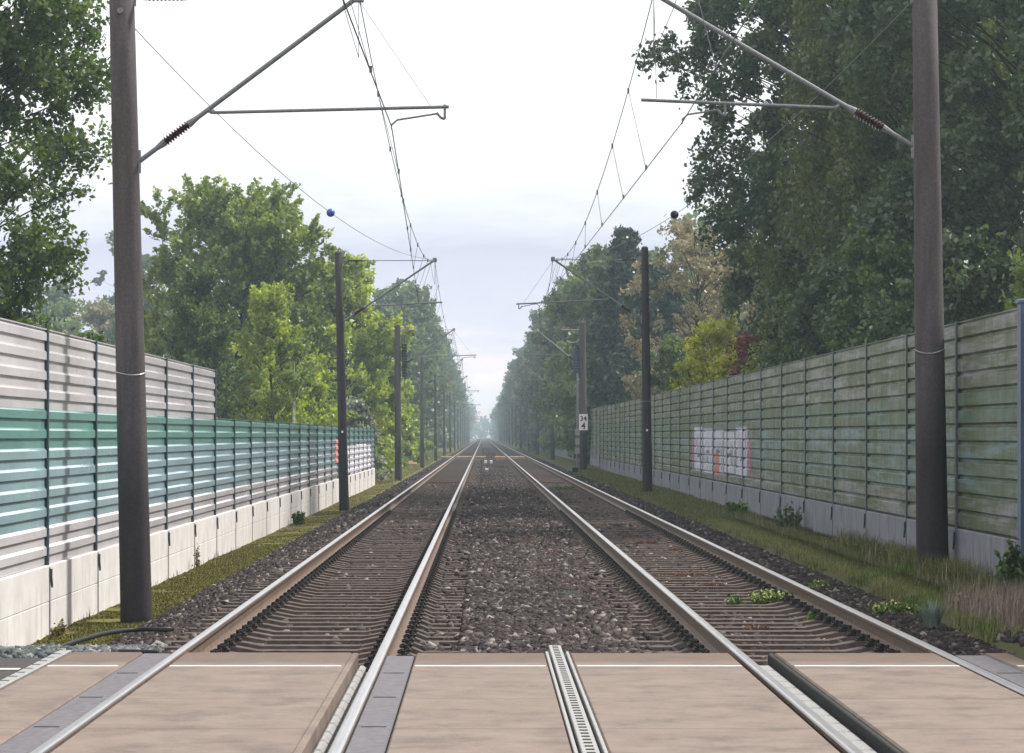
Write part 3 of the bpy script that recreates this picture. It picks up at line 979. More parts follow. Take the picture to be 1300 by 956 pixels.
ordn = ['third', 'fourth', 'fifth', 'sixth', 'seventh', 'eighth', 'ninth', 'tenth', 'eleventh', 'twelfth', 'thirteenth', 'fourteenth', 'fifteenth', 'sixteenth']
YL = [147, 205, 263, 321, 379, 437, 495, 553, 611, 669, 727, 785, 843, 901]
for i, y in enumerate(YL):
    stg = .4 if i % 2 == 0 else -.4
    ax = -1.49; rb_, rt_ = (.18, .15) if i == 0 else (.145, .105)
    cx_ = ax + stg
    xb = -4.30
    te = -.35 if stg > 0 else -1.25
    lb = f'{ordn[i]} catenary mast on the left, counted from the viewer' + (', thick, with a weight stack' if i == 0 else ', slim in the haze')
    r_, pa = mast(y, -1, xb, -.45, xb - .04, 7.15, rb_, rt_, (0, 5.05), (ax, 6.95), (-3.32, 5.55), (te, 5.66), (cx_, 5.42), te - .07 if stg > 0 else -2.45, lb, 1)
    mastsL.append((y, cx_, 5.42, ax, 6.95))
    if i == 0:
        b = MB()
        for k in range(12):
            b.tube([(.32, 0, 5.0 + k * .14), (.32, 0, 5.0 + k * .14 + .12)], .13, 10)
        b.tube([(.32, 0, 4.6), (.32, 0, 7.1)], .02, 6)
        b.build('weight_stack', M['black'], r_)
        b = MB(); b.tube([(.1, 0, 7.35), (.75, 0, 7.35)], .04, 6); b.tube([(.55, 0, 7.38), (.80, 0, 7.38)], .06, 8); b.build('bracket', M['galv_light'], r_)
        b = MB(); b.tube([(.75, 0, 7.05), (.75, 0, 7.2)], .07, 8); b.build('end_insulator', M['insul'], r_)
YR = [144.5, 208, 266, 324, 382, 440, 498, 556, 614, 672, 730, 788, 846, 904]
for i, y in enumerate(YR):
    stg = .4 if i % 2 == 0 else -.4
    ax = 2.5; rb_, rt_ = (.19, .165) if i == 0 else (.15, .11)
    cx_ = ax + stg
    xb = 4.97
    te = 1.4 if stg < 0 else 2.0
    lb = f'{ordn[i]} catenary mast on the right counting from the viewer' + (', thick, with a white number board' if i == 0 else ', slim in the haze')
    r_, pa = mast(y, 1, xb, -.25, xb - .04, 7.2, rb_, rt_, (0, 5.10), (ax, 6.95), (4.0, 5.60), (te, 5.62), (cx_, 5.42), te + .07 if stg < 0 else 3.45, lb, 1)
    mastsR.append((y, cx_, 5.42, ax, 6.95))
    if i == 0:
        b = MB()
        for k in range(9):
            b.tube([(-.36, 0, 4.95 + k * .14), (-.36, 0, 4.95 + k * .14 + .12)], .14, 10)
        b.tube([(-.36, 0, 4.6), (-.36, 0, 6.9)], .02, 6)
        b.build('weight_stack', M['darkblue'], r_)
        b = MB(); b.tube([(-.1, 0, 7.1), (-1.1, 0, 7.1)], .04, 6); b.tube([(-.1, 0, 6.75), (-.3, 0, 6.5), (-.6, 0, 6.45), (-.85, 0, 6.55)], .035, 6)
        b.build('bracket', M['galv_light'], r_)
        b = MB(); b.tube([(-.9, 0, 6.5), (-.9, 0, 6.65)], .09, 8); b.build('end_insulator', M['insul'], r_)
        # hectometre board
        b = MB(); b.box(-.22, .22, -.235, -.215, 2.10, 2.90); bo = b.build('number_board', M['white'], r_)
        for txt, zz, sz in (('34', 2.57, .34), ('4', 2.17, .44)):
            cu = bpy.data.curves.new('digits', 'FONT'); cu.body = txt; cu.size = sz; cu.align_x = 'CENTER'; cu.extrude = .004; cu.offset = .006
            to = bpy.data.objects.new('digits', cu); COL.objects.link(to)
            dg = bpy.context.evaluated_depsgraph_get(); dg.update()
            me = bpy.data.meshes.new_from_object(to.evaluated_get(dg))
            bpy.data.objects.remove(to)
            me.materials.clear(); me.materials.append(M['black'])
            o = link('digits', me, bo, (0, -.242, zz)); o.rotation_euler = (rad(90), 0, 0)
        # slim pole with small plates beside the mast
        e = empty('marker_pole', (4.56, 141, -.2), 'slim grey pole with stacked white plates beside the thick third mast on the right', 'pole')
        b = MB(); b.tube([(0, 0, 0), (0, 0, 4.8)], .05, 8); b.build('pole', M['galv'], e)
        for zz in (.9, 1.35, 1.8):
            b = MB(); b.box(-.11, .11, -.075, -.055, zz, zz + .3); b.build('plate', M['galv_light'], e)
        b = MB(); b.bevbox(-.25, .05, -.2, .2, 0, .25, .03); b.build('foot_box', M['black'], e)


# ------------------------------------------------------------------ overhead lines
def overhead(ms, label, prevY, px_c, px_m):
    root = empty('overhead_line', (ms[0][3], ms[0][0], 5), label, 'overhead line')
    ox, oy, oz = ms[0][3], ms[0][0], 5
    pts = [(prevY, px_c, CW, px_m, 6.95)] + ms
    cw, mw = MB(), MB()
    dn = 0
    for i in range(len(pts) - 1):
        ya, xa, za, ma, mza = pts[i]; yb, xb, zb, mb, mzb = pts[i + 1]
        n = 14 if i < 4 else 6
        sag = 1.02
        P = [(xa + (xb - xa) * t / n - ox, ya + (yb - ya) * t / n - oy, za + (zb - za) * t / n - oz) for t in range(n + 1)]
        cw.tube(P, .0075, 5, caps=False)
        Q = [(ma + (mb - ma) * t / n - ox, ya + (yb - ya) * t / n - oy, mza + (mzb - mza) * t / n - 4 * sag * (t / n) * (1 - t / n) - oz) for t in range(n + 1)]
        mw.tube(Q, .0070, 5, caps=False)
        if i < 6:
            for t in ([.12, .22, .34, .46, .58, .70, .80, .90] if i < 4 else [.2, .5, .8]):
                m_ = (ma + (mb - ma) * t - ox, ya + (yb - ya) * t - oy, mza + (mzb - mza) * t - 4 * sag * t * (1 - t) - oz)
                c_ = (xa + (xb - xa) * t - ox, ya + (yb - ya) * t - oy, za + (zb - za) * t - oz)
                if m_[1] + oy < 8: continue
                d = MB(); d.tube([m_, c_], .0045, 4)
                d.tube([(m_[0], m_[1], m_[2] - .05), (m_[0], m_[1], m_[2] + .03)], .018, 6)
                d.tube([(c_[0], c_[1], c_[2] - .01), (c_[0], c_[1], c_[2] + .06)], .018, 6)
                d.build('dropper', M['wire'], root); dn += 1
        # stitch wire under the messenger at the mast
        if i < 4:
            yy = yb
            def mess(t_, aa=(ma, ya, mza), bb=(mb, yb, mzb)):
                return (aa[0] + (bb[0] - aa[0]) * t_ - ox, aa[1] + (bb[1] - aa[1]) * t_ - oy, aa[2] + (bb[2] - aa[2]) * t_ - 4 * sag * t_ * (1 - t_) - oz)
            s = MB()
            a_ = mess(.87); e_ = (mb - ox, yb - oy, mzb - .75 - oz)
            s.tube([a_, (a_[0] * .5 + e_[0] * .5, a_[1] * .5 + e_[1] * .5, min(a_[2], e_[2]) + .05), e_], .0045, 4)
            s.tube([e_, (mb - ox, yb - oy, mzb - .05 - oz)], .0045, 4)
            if yb > 0: s.build('stitch_wire', M['wire'], root)
    cw.build('contact_wire', M['wire'], root)
    mw.build('messenger_wire', M['wire'], root)
    return root


overhead(mastsL, 'thin overhead contact line with droppers above the left track', -18, -1.60, -1.5)
overhead(mastsR, 'thin overhead contact line with droppers above the right track', -18, 2.30, 2.30)


def feeder(A, B, sag, tball, ballmat, label):
    A, B = Vector(A), Vector(B)
    root = empty('feeder_wire', A, label, 'wire')
    b = MB(); n = 24
    pt = lambda t: (A.lerp(B, t) - Vector((0, 0, 4 * sag * t * (1 - t)))) - A
    b.tube([pt(k / n) for k in range(n + 1)], .006, 5)
    b.build('wire', M['wire'], root)
    b = MB(); c = pt(tball)
    prof_ = [(math.cos(a) * .085, math.sin(a) * .085) for a in [math.pi * (k / 10 - .5) for k in range(11)]]
    b.tube([c + Vector((0, 0, z)) for _, z in prof_], [max(r_, .002) for r_, _ in prof_], 16)
    b.build('marker_ball', ballmat, root, smooth=True)


feeder((-4.25, 35.5, 6.55), (-1.50, 88.8, 6.97), .68, .43, M['blue'], 'thin wire with a blue ball rising from the nearest left mast')
feeder((5.25, 35.8, 6.9), (2.14, 88.5, 6.98), .88, .44, M['black'], 'thin wire with a black ball from the nearest right mast')


# ------------------------------------------------------------------ foliage
def leaves(P, size, rg, elong=1.6, flat=.0, down=0.0):
    """one rhombic leaf per point; returns verts, loops"""
    n = len(P)
    a = rg.normal(size=(n, 3)); a[:, 2] -= down; a /= np.linalg.norm(a, axis=1)[:, None] + 1e-9
    b = rg.normal(size=(n, 3)); b[:, 2] *= (1 - flat)
    b -= (a * b).sum(1)[:, None] * a; b /= np.linalg.norm(b, axis=1)[:, None] + 1e-9
    c = np.cross(a, b)
    s = (size * (.6 + .8 * rg.random(n)))[:, None]
    V = np.stack([P - a * s * elong * .5, P + b * s * .5 + c * s * .08, P + a * s * elong * .5, P - b * s * .5 + c * s * .08], 1)
    return V.reshape(-1, 3), np.arange(4 * n)


def leaf_obj(name, P, size, mat, rg, parent=None, loc=(0, 0, 0), **kw):
    V, L_ = leaves(P, size, rg, **kw)
    me = np_mesh(name, V, 4, L_, [mat])
    return link(name, me, parent, loc)


def make_tree(name, label, cat, loc, H, prof, Rr, nclump, nleaf, lsize, leafm, seed, barkm='bark', group=None, trunk_r=.16, up=.25, droop=0., clumpr=.75,
              base_frac=.15, twig=.9, trunk_vis=True, gap=.12, squash=1.0, lean=(0, 0), elong=1.6, cutout=None, jit=.20):
    """tapered trunk with limbs; every limb ends in a clump of twigs carrying leaves. prof: crown radius factors from bottom to top"""
    rg = np.random.default_rng(seed); r = random.Random(seed)
    root = empty(name, loc, label, cat, group)
    t = MB()
    nseg = 7
    wob = [(r.uniform(-.12, .12) * H * .12 * k / nseg + lean[0] * k / nseg, r.uniform(-.12, .12) * H * .12 * k / nseg + lean[1] * k / nseg) for k in range(nseg + 1)]
    tp = [Vector((wob[k][0], wob[k][1], H * .93 * k / nseg)) for k in range(nseg + 1)]
    t.tube([tp[0] - Vector((0, 0, .3))] + tp, [trunk_r * 1.3] + [trunk_r * (1.15 if k == 0 else 1) * (1 - .88 * k / nseg) for k in range(nseg + 1)], 9)

    def trunk_at(z):
        k = min(max(z / (H * .93) * nseg, 0), nseg - 1e-4); i = int(k)
        return tp[i].lerp(tp[i + 1], k - i)
    nlimb0 = len(t.f)
    cl = []
    tries = 0
    while len(cl) < nclump and tries < nclump * 30:
        tries += 1
        f = r.random() ** .85
        z = H * (base_frac + (1 - base_frac) * f)
        k = f * (len(prof) - 1); i = min(int(k), len(prof) - 2)
        Re = Rr * (prof[i] + (prof[i + 1] - prof[i]) * (k - i))
        a = r.uniform(0, 6.283)
        Re *= 1 + .16 * math.sin(a * 3 + z * 1.1 + seed) + .10 * math.sin(a * 5 - z * 1.9)
        rr = Re * math.sqrt(r.uniform(.06, 1.0))
        c = Vector((math.cos(a) * rr, math.sin(a) * rr * squash, 0)) + Vector((trunk_at(z * .8).x, trunk_at(z * .8).y, z))
        cl.append((c, rr / max(Re, .01), a))
    parts = []
    per = max(6, nleaf // max(1, len(cl)))
    for (c, fr, a) in cl:
        base = trunk_at(max(H * .10, c.z - (.35 + .25 * fr) * (abs(c.x) + abs(c.y)) - .3))
        mid = base.lerp(c, .5) + Vector((0, 0, .10 * (c - base).length))
        w = min(.035, trunk_r * (.13 + .06 * r.random()))
        t.tube([base, mid, c], [w, w * .6, .012], 5, caps=False)
        if r.random() < gap: continue
        cr_ = clumpr * r.uniform(.6, 1.25)
        ntw = r.randint(5, 8)
        out = Vector((c.x, c.y * 1.0, (c.z - H * .5) * .5)); out = out.normalized() if out.length > .01 else Vector((0, 0, 1))
        pm = int(per * cr_ * cr_ / (clumpr * clumpr) * 1.0) + 4
        for q in range(ntw):
            d = Vector((r.gauss(0, 1), r.gauss(0, 1), r.gauss(0, .8))).normalized() * 1.0 + out * .55 + Vector((0, 0, up))
            d.normalize()
            ln = cr_ * twig * r.uniform(.7, 1.5)
            k = pm // ntw + 1
            tt = np.sqrt(rg.random(k)) * 1.0
            pts = np.array(c)[None] + np.array(d)[None] * (tt * ln)[:, None] + rg.normal(size=(k, 3)) * (cr_ * jit * (1.15 - .55 * tt))[:, None]
            pts[:, 2] -= droop * tt ** 2 * ln * 1.8 * (.4 + rg.random(k))
            parts.append(pts)
            e_ = c + d * ln; e_.z -= droop * ln * 1.2
            if r.random() < .5: t.tube([c, e_], [.012, .004], 3, caps=False)
    P = np.concatenate(parts)
    P = P[P[:, 2] > .1]
    nt_ = nlimb0
    for q in range(nt_, len(t.m)): t.m[q] = 1
    if cutout is not None: P = P[cutout(P)]
    kid(root, t.build('trunk', [M[barkm], M['bark']], root, smooth=True))
    kid(root, leaf_obj('crown', P, lsize, M[leafm], rg, root, elong=elong, down=droop))
    return root


ROUND = [.55, .9, 1.0, .95, .75, .35]
OVAL = [.45, .8, .95, 1.0, .8, .45, .15]
CONE = [1.0, .85, .68, .5, .3, .08]
COLUMN = [.7, .85, 1.0, .95, .8, .5, .2]
BUSH = [.95, 1.0, .9, .65, .25]


def place(px, py_top, Y, base=-.6):
    x, z = at(px, py_top, Y)
    return (x, Y, base), z - base


# near left tree
make_tree('broadleaf_tree', 'dark green tree at the left edge, nearest one behind the pale barrier', 'tree', (-11.6, 62, -.7), 14.5, [.7, .75, .85, 1.08, 1.0, .8, .6], 3.1, 230, 120000, .085, 'lf_green', 3,
          clumpr=.85, base_frac=.10, up=.1, trunk_r=.2, gap=.10)
# big rounded tree behind the low barrier
l, h = place(300, 268, 128)
make_tree('broadleaf_tree', 'big rounded tree with upright leafy shoots behind the step of the pale barrier', 'tree', l, h, [.75, .95, 1.02, 1.0, .9, .62], 4.1, 300, 120000, .12, 'lf_olive', 5,
          clumpr=.85, base_frac=.12, up=1.0, trunk_r=.3, twig=1.35, gap=.04, jit=.12)
l, h = place(252, 372, 108)
make_tree('willow_bush', 'conical dusky green bush in front of the big rounded tree', 'bush', l, h, [1.1, 1.05, .9, .75, .5, .2], 1.75, 140, 34000, .085, 'lf_green', 8, up=1.3, twig=1.6, jit=.13, clumpr=.5, base_frac=.05, trunk_r=.08, gap=.02)
l, h = place(345, 392, 112)
make_tree('leafy_bush', 'light green upright bush rising just above the low barrier', 'bush', l, h, [1.1, 1.1, 1.0, .8, .55, .2], 1.8, 150, 40000, .085, 'lf_lime', 9, up=1.3, twig=1.5, jit=.13, clumpr=.5, base_frac=.05, trunk_r=.08, gap=.02)
l, h = place(374, 440, 106)
make_tree('birch_tree', 'slender white barked birch among the light green bushes', 'tree', l, h, [.5, .7, .8, .6, .3], .8, 16, 2500, .08, 'lf_olive', 31, barkm='birch', base_frac=.7, trunk_r=.085, clumpr=.4)
l, h = place(430, 345, 150)
make_tree('broadleaf_tree', 'bright yellow green tree behind the second left mast', 'tree', l, h, [.9, 1.0, 1.05, 1, .85, .5], 3.2, 230, 80000, .13, 'lf_lime', 12, up=.45, clumpr=.75, base_frac=.03, trunk_r=.2, gap=.06)
l, h = place(395, 470, 120)
make_tree('leafy_bush', 'low pale green bush behind the barrier left of the second left mast', 'bush', l, h, BUSH, 1.5, 50, 10000, .10, 'lf_lime', 13, up=.6, clumpr=.5, base_frac=.03, trunk_r=.06)
for i, (px, py, Y, mt, lb) in enumerate([(470, 430, 160, 'lf_lime', 'light green bush just past the end of the pale barrier'),
                                         (488, 480, 172, 'lf_olive', 'olive bush left of the thick third left mast'),
                                         (492, 420, 190, 'lf_lime', 'light green bush behind the thick third left mast'),
                                         (512, 500, 215, 'lf_lime', 'small light green bush right of the thick third left mast'),
                                         (522, 520, 240, 'lf_olive', 'low bush at the foot of the fourth left mast'),
                                         (452, 520, 140, 'lf_silver', 'silvery low bush at the end of the pale barrier')]):
    l, h = place(px, py, Y)
    make_tree('leafy_bush', lb, 'bush', l, h, BUSH + [.1], 1.5, 60, 11000, .13, mt, 40 + i, up=.5, clumpr=.55, base_frac=.0, trunk_r=.08, gap=.04)
# hazy trees far left
for i, (px, py, Y, mt, rr_) in enumerate([(62, 372, 300, 'lf_far', 4.2), (95, 395, 280, 'lf_far2', 4.6), (135, 400, 260, 'lf_autumn', 3.4), (30, 400, 270, 'lf_far', 4),
                                         (172, 300, 330, 'lf_far', 5), (192, 385, 250, 'lf_far', 4), (205, 330, 300, 'lf_far', 5)]):
    l, h = place(px, py, Y)
    make_tree('broadleaf_tree', ['pale hazy round tree above the tall barrier', 'yellowish hazy tree above the tall barrier', 'small russet hazy tree left of the nearest left mast',
                                 'hazy tree beside the leaves of the near left tree', 'tall hazy tree just behind the nearest left mast', 'low hazy tree right of the nearest left mast', 'bluish hazy tree left of the big rounded tree'][i],
              'tree', l, h, ROUND, rr_, 70, 9000, .30, mt, 60 + i, clumpr=1.2, base_frac=.05, trunk_r=.25)

# right side, near
make_tree('broadleaf_tree', 'tall dark tree whose ragged left edge reaches towards the tracks', 'tree', (11.6, 92, -.4), 20, [.48, .52, .66, .93, 1.02, .95, .85], 5.0, 480, 200000, .105, 'lf_dark', 21,
          clumpr=.8, base_frac=.08, up=.05, trunk_r=.35, gap=.03, droop=.25)
make_tree('birch_tree', 'tall birch with hanging olive foliage among the dark right trees', 'tree', (12.4, 84, -.4), 21, [.9, 1, 1, .95, .9, .8], 3.8, 300, 170000, .09, 'lf_birch', 22, barkm='birch',
          clumpr=.8, base_frac=.10, up=-.2, trunk_r=.22, gap=.05, droop=.9)
make_tree('broadleaf_tree', 'dense dark tree behind the nearest right mast', 'tree', (14.6, 74, -.4), 20, [.95, 1, 1, 1, .95, .85], 4.5, 340, 160000, .11, 'lf_dark', 23,
          clumpr=.9, base_frac=.05, up=.1, trunk_r=.35, gap=.02, droop=.2)
make_tree('broadleaf_tree', 'dark tree at the right edge of the picture', 'tree', (14.8, 60, -.4), 17, [.95, 1, 1, 1, .95, .85], 3.8, 260, 110000, .10, 'lf_dark', 24,
          clumpr=.9, base_frac=.05, up=.2, trunk_r=.3, gap=.02, droop=.1)
make_tree('broadleaf_tree', 'dark tree deep behind the birch on the right', 'tree', (19, 105, -.4), 21, [.95, 1, 1, 1, .95, .85], 6.5, 170, 45000, .18, 'lf_dark', 25,
          clumpr=1.4, base_frac=.05, trunk_r=.35, gap=.02)
for i, (px, py, Y, mt, lb, rr_) in enumerate([
        (1000, 395, 84, 'lf_dark', 'dark bush under the ragged edge of the tall right tree', 1.6),
        (1065, 350, 78, 'lf_dark', 'dark leafy bush left of the nearest right mast above the barrier', 2.1),
        (1120, 330, 70, 'lf_green', 'green leafy bush against the nearest right mast', 1.9),
        (1215, 320, 62, 'lf_dark', 'dark bush right of the nearest right mast', 1.9),
        (1318, 350, 54, 'lf_olive', 'light green leafy bush at the right edge above the barrier', .6),
        (955, 440, 90, 'lf_red', 'reddish bush between the yellow bush and the dark trees', .75),
        (975, 455, 88, 'lf_olive', 'olive bush at the foot of the tall dark right tree', .8)]):
    l, h = place(px, py, Y, -.4)
    make_tree('leafy_bush', lb, 'bush', l, h, BUSH, rr_, 90, 20000 if rr_ > 1 else 6000, .085, mt, 80 + i, up=.35, clumpr=.55, base_frac=.0, trunk_r=.07, gap=.02)
# right side, middle distance
l, h = place(885, 292, 132, -.4)
make_tree('broadleaf_tree', 'thin autumn coloured tree with brown leaves in the haze on the right', 'tree', l, h, [.7, .9, 1, 1, .9, .6], 2.9, 150, 20000, .11, 'lf_autumn', 90, up=.4, clumpr=.6, base_frac=.1, trunk_r=.16, gap=.2)
l, h = place(938, 330, 150, -.4)
make_tree('broadleaf_tree', 'hazy brownish tree next to the dark right trees', 'tree', l, h, ROUND, 3.0, 90, 14000, .15, 'lf_autumn', 91, clumpr=.8, base_frac=.05, trunk_r=.16)
l, h = place(905, 422, 104, -.4)
make_tree('leafy_bush', 'bright yellow green bush above the mossy barrier', 'bush', l, h, [.9, 1.05, 1, .75, .3], 1.6, 100, 20000, .08, 'lf_yellow', 92, up=.4, clumpr=.5, base_frac=.1, trunk_r=.07, gap=.02)
l, h = place(828, 462, 134, -.4)
make_tree('leafy_bush', 'silvery grey green bush behind the second right mast', 'bush', l, h, BUSH, 1.15, 60, 12000, .09, 'lf_silver', 93, up=.8, clumpr=.45, base_frac=.1, trunk_r=.06, gap=.02)
l, h = place(862, 440, 122, -.4)
make_tree('leafy_bush', 'green bush left of the yellow bush on the right', 'bush', l, h, BUSH, 1.4, 60, 9000, .10, 'lf_green', 94, up=.6, clumpr=.5, base_frac=.1, trunk_r=.06)
l, h = place(796, 296, 170, -.4)
make_tree('spruce_tree', 'dark pointed spruce rising above the right tree row', 'tree', l, h, CONE, 2.9, 190, 26000, .16, 'lf_spruce', 95, up=-.1, clumpr=.6, base_frac=.05, trunk_r=.2, droop=.35, gap=.0)
l, h = place(835, 345, 160, -.4)
make_tree('spruce_tree', 'blunt green conifer right of the second right mast', 'tree', l, h, [1, .95, .85, .7, .5, .25], 2.7, 150, 20000, .16, 'lf_spruce', 96, up=.1, clumpr=.6, base_frac=.05, trunk_r=.2, gap=.0)
for i, (px, py, Y, mt, rr_, lb) in enumerate([(760, 322, 190, 'lf_far', 3.2, 'broad green tree left of the dark spruce'), (738, 345, 205, 'lf_far2', 3.1, 'light crowned tree above the thick third right mast'),
                                              (705, 360, 235, 'lf_far', 2.9, 'bluish tree at the shoulder of the right tree row'), (722, 452, 262, 'lf_olive', 1.9, 'small light green tree left of the thick third right mast'),
                                              (775, 380, 172, 'lf_far', 2.6, 'dark green tree behind the thick third right mast')]):
    l, h = place(px, py, Y, -.4)
    l = (max(l[0], 4.7 + rr_), l[1], l[2])
    make_tree('broadleaf_tree', lb, 'tree', l, h, [.75, .95, 1, .95, .75, .4], rr_, 120, 17000, .19, mt, 100 + i, clumpr=.85, base_frac=.06, trunk_r=.22, up=.2, gap=.03)

# the two long rows lining the tracks into the haze
proto = []
for i, (pf, mt, rr_, sd) in enumerate([([.7, .9, 1, .95, .8, .45], 'lf_far', 3.1, 1), ([.8, 1, 1, .85, .6, .25], 'lf_far2', 3.0, 2), (CONE, 'lf_spruce', 3.2, 3), ([.7, .85, 1, 1, .9, .6], 'lf_far', 3.3, 4)]):
    t_ = make_tree(['broadleaf_tree', 'broadleaf_tree', 'spruce_tree', 'broadleaf_tree'][i], 'x', 'tree', (0, 0, 0), 16, pf, rr_, 120, 12000, .27, mt, 200 + sd, clumpr=1.0, base_frac=.04, trunk_r=.26, up=.2, gap=.03)
    proto.append([t_, False])


def row(side, y0, y1, x, dx, n, hf, label, group, pick):
    y = y0
    for i in range(n):
        k = R.choice(pick)
        pr = proto[k]
        if not pr[1]:
            o = pr[0]; pr[1] = True
        else:
            o = copy_tree(pr[0])
        hh = hf(y) * R.uniform(.88, 1.1)
        o.location = (side * (x + R.uniform(-.5, .5) + dx * i / n), y, -.5)
        o.scale = (R.uniform(.95, 1.15), R.uniform(.95, 1.15), hh / 16)
        o.rotation_euler[2] = R.uniform(0, 6.28)
        lb_ = label if k != 2 else label.replace('tree', 'spruce')
        tag(o, lb_, 'tree', group)
        y += (y1 - y0) / n * R.uniform(.8, 1.2)


HL = lambda y: 12 + 7.5 * min(1, max(0, (y - 200) / 200))
row(-1, 262, 1150, 8.7, .6, 62, lambda y: min(18.2, 1.6 + .047 * y), 'hazy green tree in the long row lining the left track', 'trees lining the tracks on the left', [0, 1, 3, 0])
row(-1, 215, 900, 14.5, 2, 34, lambda y: min(18, .8 + .043 * y), 'hazy tree standing behind the row left of the tracks', 'trees behind the left row', [0, 1, 3])
row(1, 258, 1150, 8.9, .4, 62, lambda y: 14.5 + 4 * min(1, (y - 250) / 160), 'hazy dark tree in the long row lining the right track', 'trees lining the tracks on the right', [0, 3, 2, 1, 0])
row(1, 215, 900, 14.5, 2, 34, lambda y: min(17, .062 * y), 'hazy tree standing behind the row right of the tracks', 'trees behind the right row', [0, 3, 2])


# far woods that read as one mass
def wood(name, label, boxes, nleaf, size, seed, mat):
    rg = np.random.default_rng(seed); parts = []
    for (x0, x1, y0, y1, h, w) in boxes:
        k = int(nleaf * w)
        nc = max(6, int(k / 160))
        C = np.stack([rg.uniform(x0, x1, nc), rg.uniform(y0, y1, nc), h * rg.random(nc) ** .8], -1)
        C[:, 2] *= 1 + .18 * np.sin(C[:, 0] * .35 + C[:, 1] * .13)
        idx = rg.integers(0, nc, k)
        parts.append(C[idx] + rg.normal(size=(k, 3)) * 1.3)
    P = np.concatenate(parts); P = P[P[:, 2] > -.4]
    o = leaf_obj(name, P, size, M[mat], rg)
    tag(o, label, 'wood', kind='stuff')


wood('far_wood', 'far hazy wood closing the gap where the tracks vanish', [(-60, 60, 1900, 1960, 10, .6), (-14, -7, 1150, 1900, 15, .7), (7, 14, 1150, 1900, 15, .7)], 26000, 1.0, 5, 'lf_far')
wood('wood_mass', 'dense hazy wood behind the left tree row', [(-36, -18, 330, 900, 17, 1.0), (-60, -25, 340, 420, 12, .5)], 22000, .7, 6, 'lf_far')
wood('wood_mass', 'dense hazy wood behind the right tree row', [(18, 36, 220, 900, 17, 1.0), (12, 40, 190, 230, 10, .35)], 26000, .7, 7, 'lf_far')


# ------------------------------------------------------------------ ground cover and weeds
def blades(P, h, w, rg, lean=.35):
    n = len(P)
    a = rg.random(n) * 6.283
    hh = h * (.5 + rg.random(n))
    d = np.stack([np.cos(a), np.sin(a), np.zeros(n)], -1)
    sd = np.stack([-np.sin(a), np.cos(a), np.zeros(n)], -1) * (w * (.6 + .8 * rg.random(n)))[:, None] * .5
    ln = (lean * rg.random(n))[:, None] * hh[:, None]
    up = np.array([0, 0, 1.])[None]
    m_ = P + d * ln * .35 + up * (hh * .55)[:, None]
    t_ = P + d * ln + up * hh[:, None]
    V = np.stack([P - sd, P + sd, m_ + sd * .8, m_ - sd * .8, m_ - sd * .8, m_ + sd * .8, t_ + sd * .12, t_ - sd * .12], 1).reshape(-1, 3)
    # two quads share the middle edge
    idx = np.array([0, 1, 2, 3, 3, 2, 6, 7])
    loops = (idx[None] + (np.arange(n) * 8)[:, None]).ravel()
    return V, loops


def blade_obj(name, P, h, w, mat, seed, parent=None, loc=(0, 0, 0), lean=.35):
    rg = np.random.default_rng(seed)
    V, L_ = blades(P, h, w, rg, lean)
    return link(name, np_mesh(name, V, 4, L_, [mat]), parent, loc)


def gscatter(x0, x1, y0, y1, n, thr=None, seed=0, s=2.0):
    rg = np.random.default_rng(seed)
    X = rg.uniform(x0, x1, n); Y = y0 + (y1 - y0) * rg.random(n) ** 1.25
    if thr is not None:
        k = vnoise(X, Y, s, seed) > thr
        X, Y = X[k], Y[k]
    return np.stack([X, Y, ground_z(X, Y)], -1)


P = np.concatenate([gscatter(4.55, 5.82, 25.0, 60, 60000, -2, 1), gscatter(4.3, 4.7, 24, 60, 5000, .0, 41, 3), gscatter(4.5, 5.82, 60, 145, 30000, -2, 2), gscatter(4.6, 6.2, 145, 400, 7000, -.3, 3)])
tag(blade_obj('verge_grass', P, .06, .012, M['blade'], 1), 'rough olive grass on the strip before the right barrier', 'grass', kind='stuff')
P = np.concatenate([gscatter(5.45, 5.85, 27, 46, 3800, .0, 7), gscatter(5.25, 5.82, 33.5, 42, 2600, -.2, 8)])
tag(blade_obj('tall_grass', P, .20, .008, M['blade'], 9, lean=.8), 'taller unmown grass along the foot of the right barrier', 'grass', kind='stuff')
P = np.concatenate([gscatter(4.6, 5.7, 25.4, 29.5, 3600, -.3, 11), gscatter(4.95, 5.8, 30, 60, 1200, .15, 12)])
tag(blade_obj('dry_grass', P, .24, .006, M['blade_dry'], 13, lean=.7), 'dry straw coloured grass stems near the nearest right mast', 'grass', kind='stuff')
P = np.concatenate([gscatter(4.5, 5.6, 24.5, 40, 9000, .18, 15, 1.4)])
tag(blade_obj('lush_grass', P, .09, .010, M['blade_lush'], 16), 'patches of fresh green grass and clover right of the right track', 'grass', kind='stuff')
P = np.concatenate([gscatter(-4.98, -4.05, 23, 60, 60000, -.35, 21, 2.5), gscatter(-4.95, -4.1, 60, 135, 14000, -.35, 22, 2)])
tag(blade_obj('moss', P, .016, .020, M['moss'], 23, lean=.9), 'yellow green moss strip at the foot of the pale barrier', 'moss', kind='stuff')
P = np.concatenate([gscatter(-4.95, -4.1, 22.5, 60, 2500, .25, 24, 2.5), gscatter(-7, -4.2, 134, 400, 16000, -.3, 26, 1)])
tag(blade_obj('verge_grass', P, .12, .010, M['blade'], 25), 'sparse grass on the strip left of the tracks', 'grass', kind='stuff')


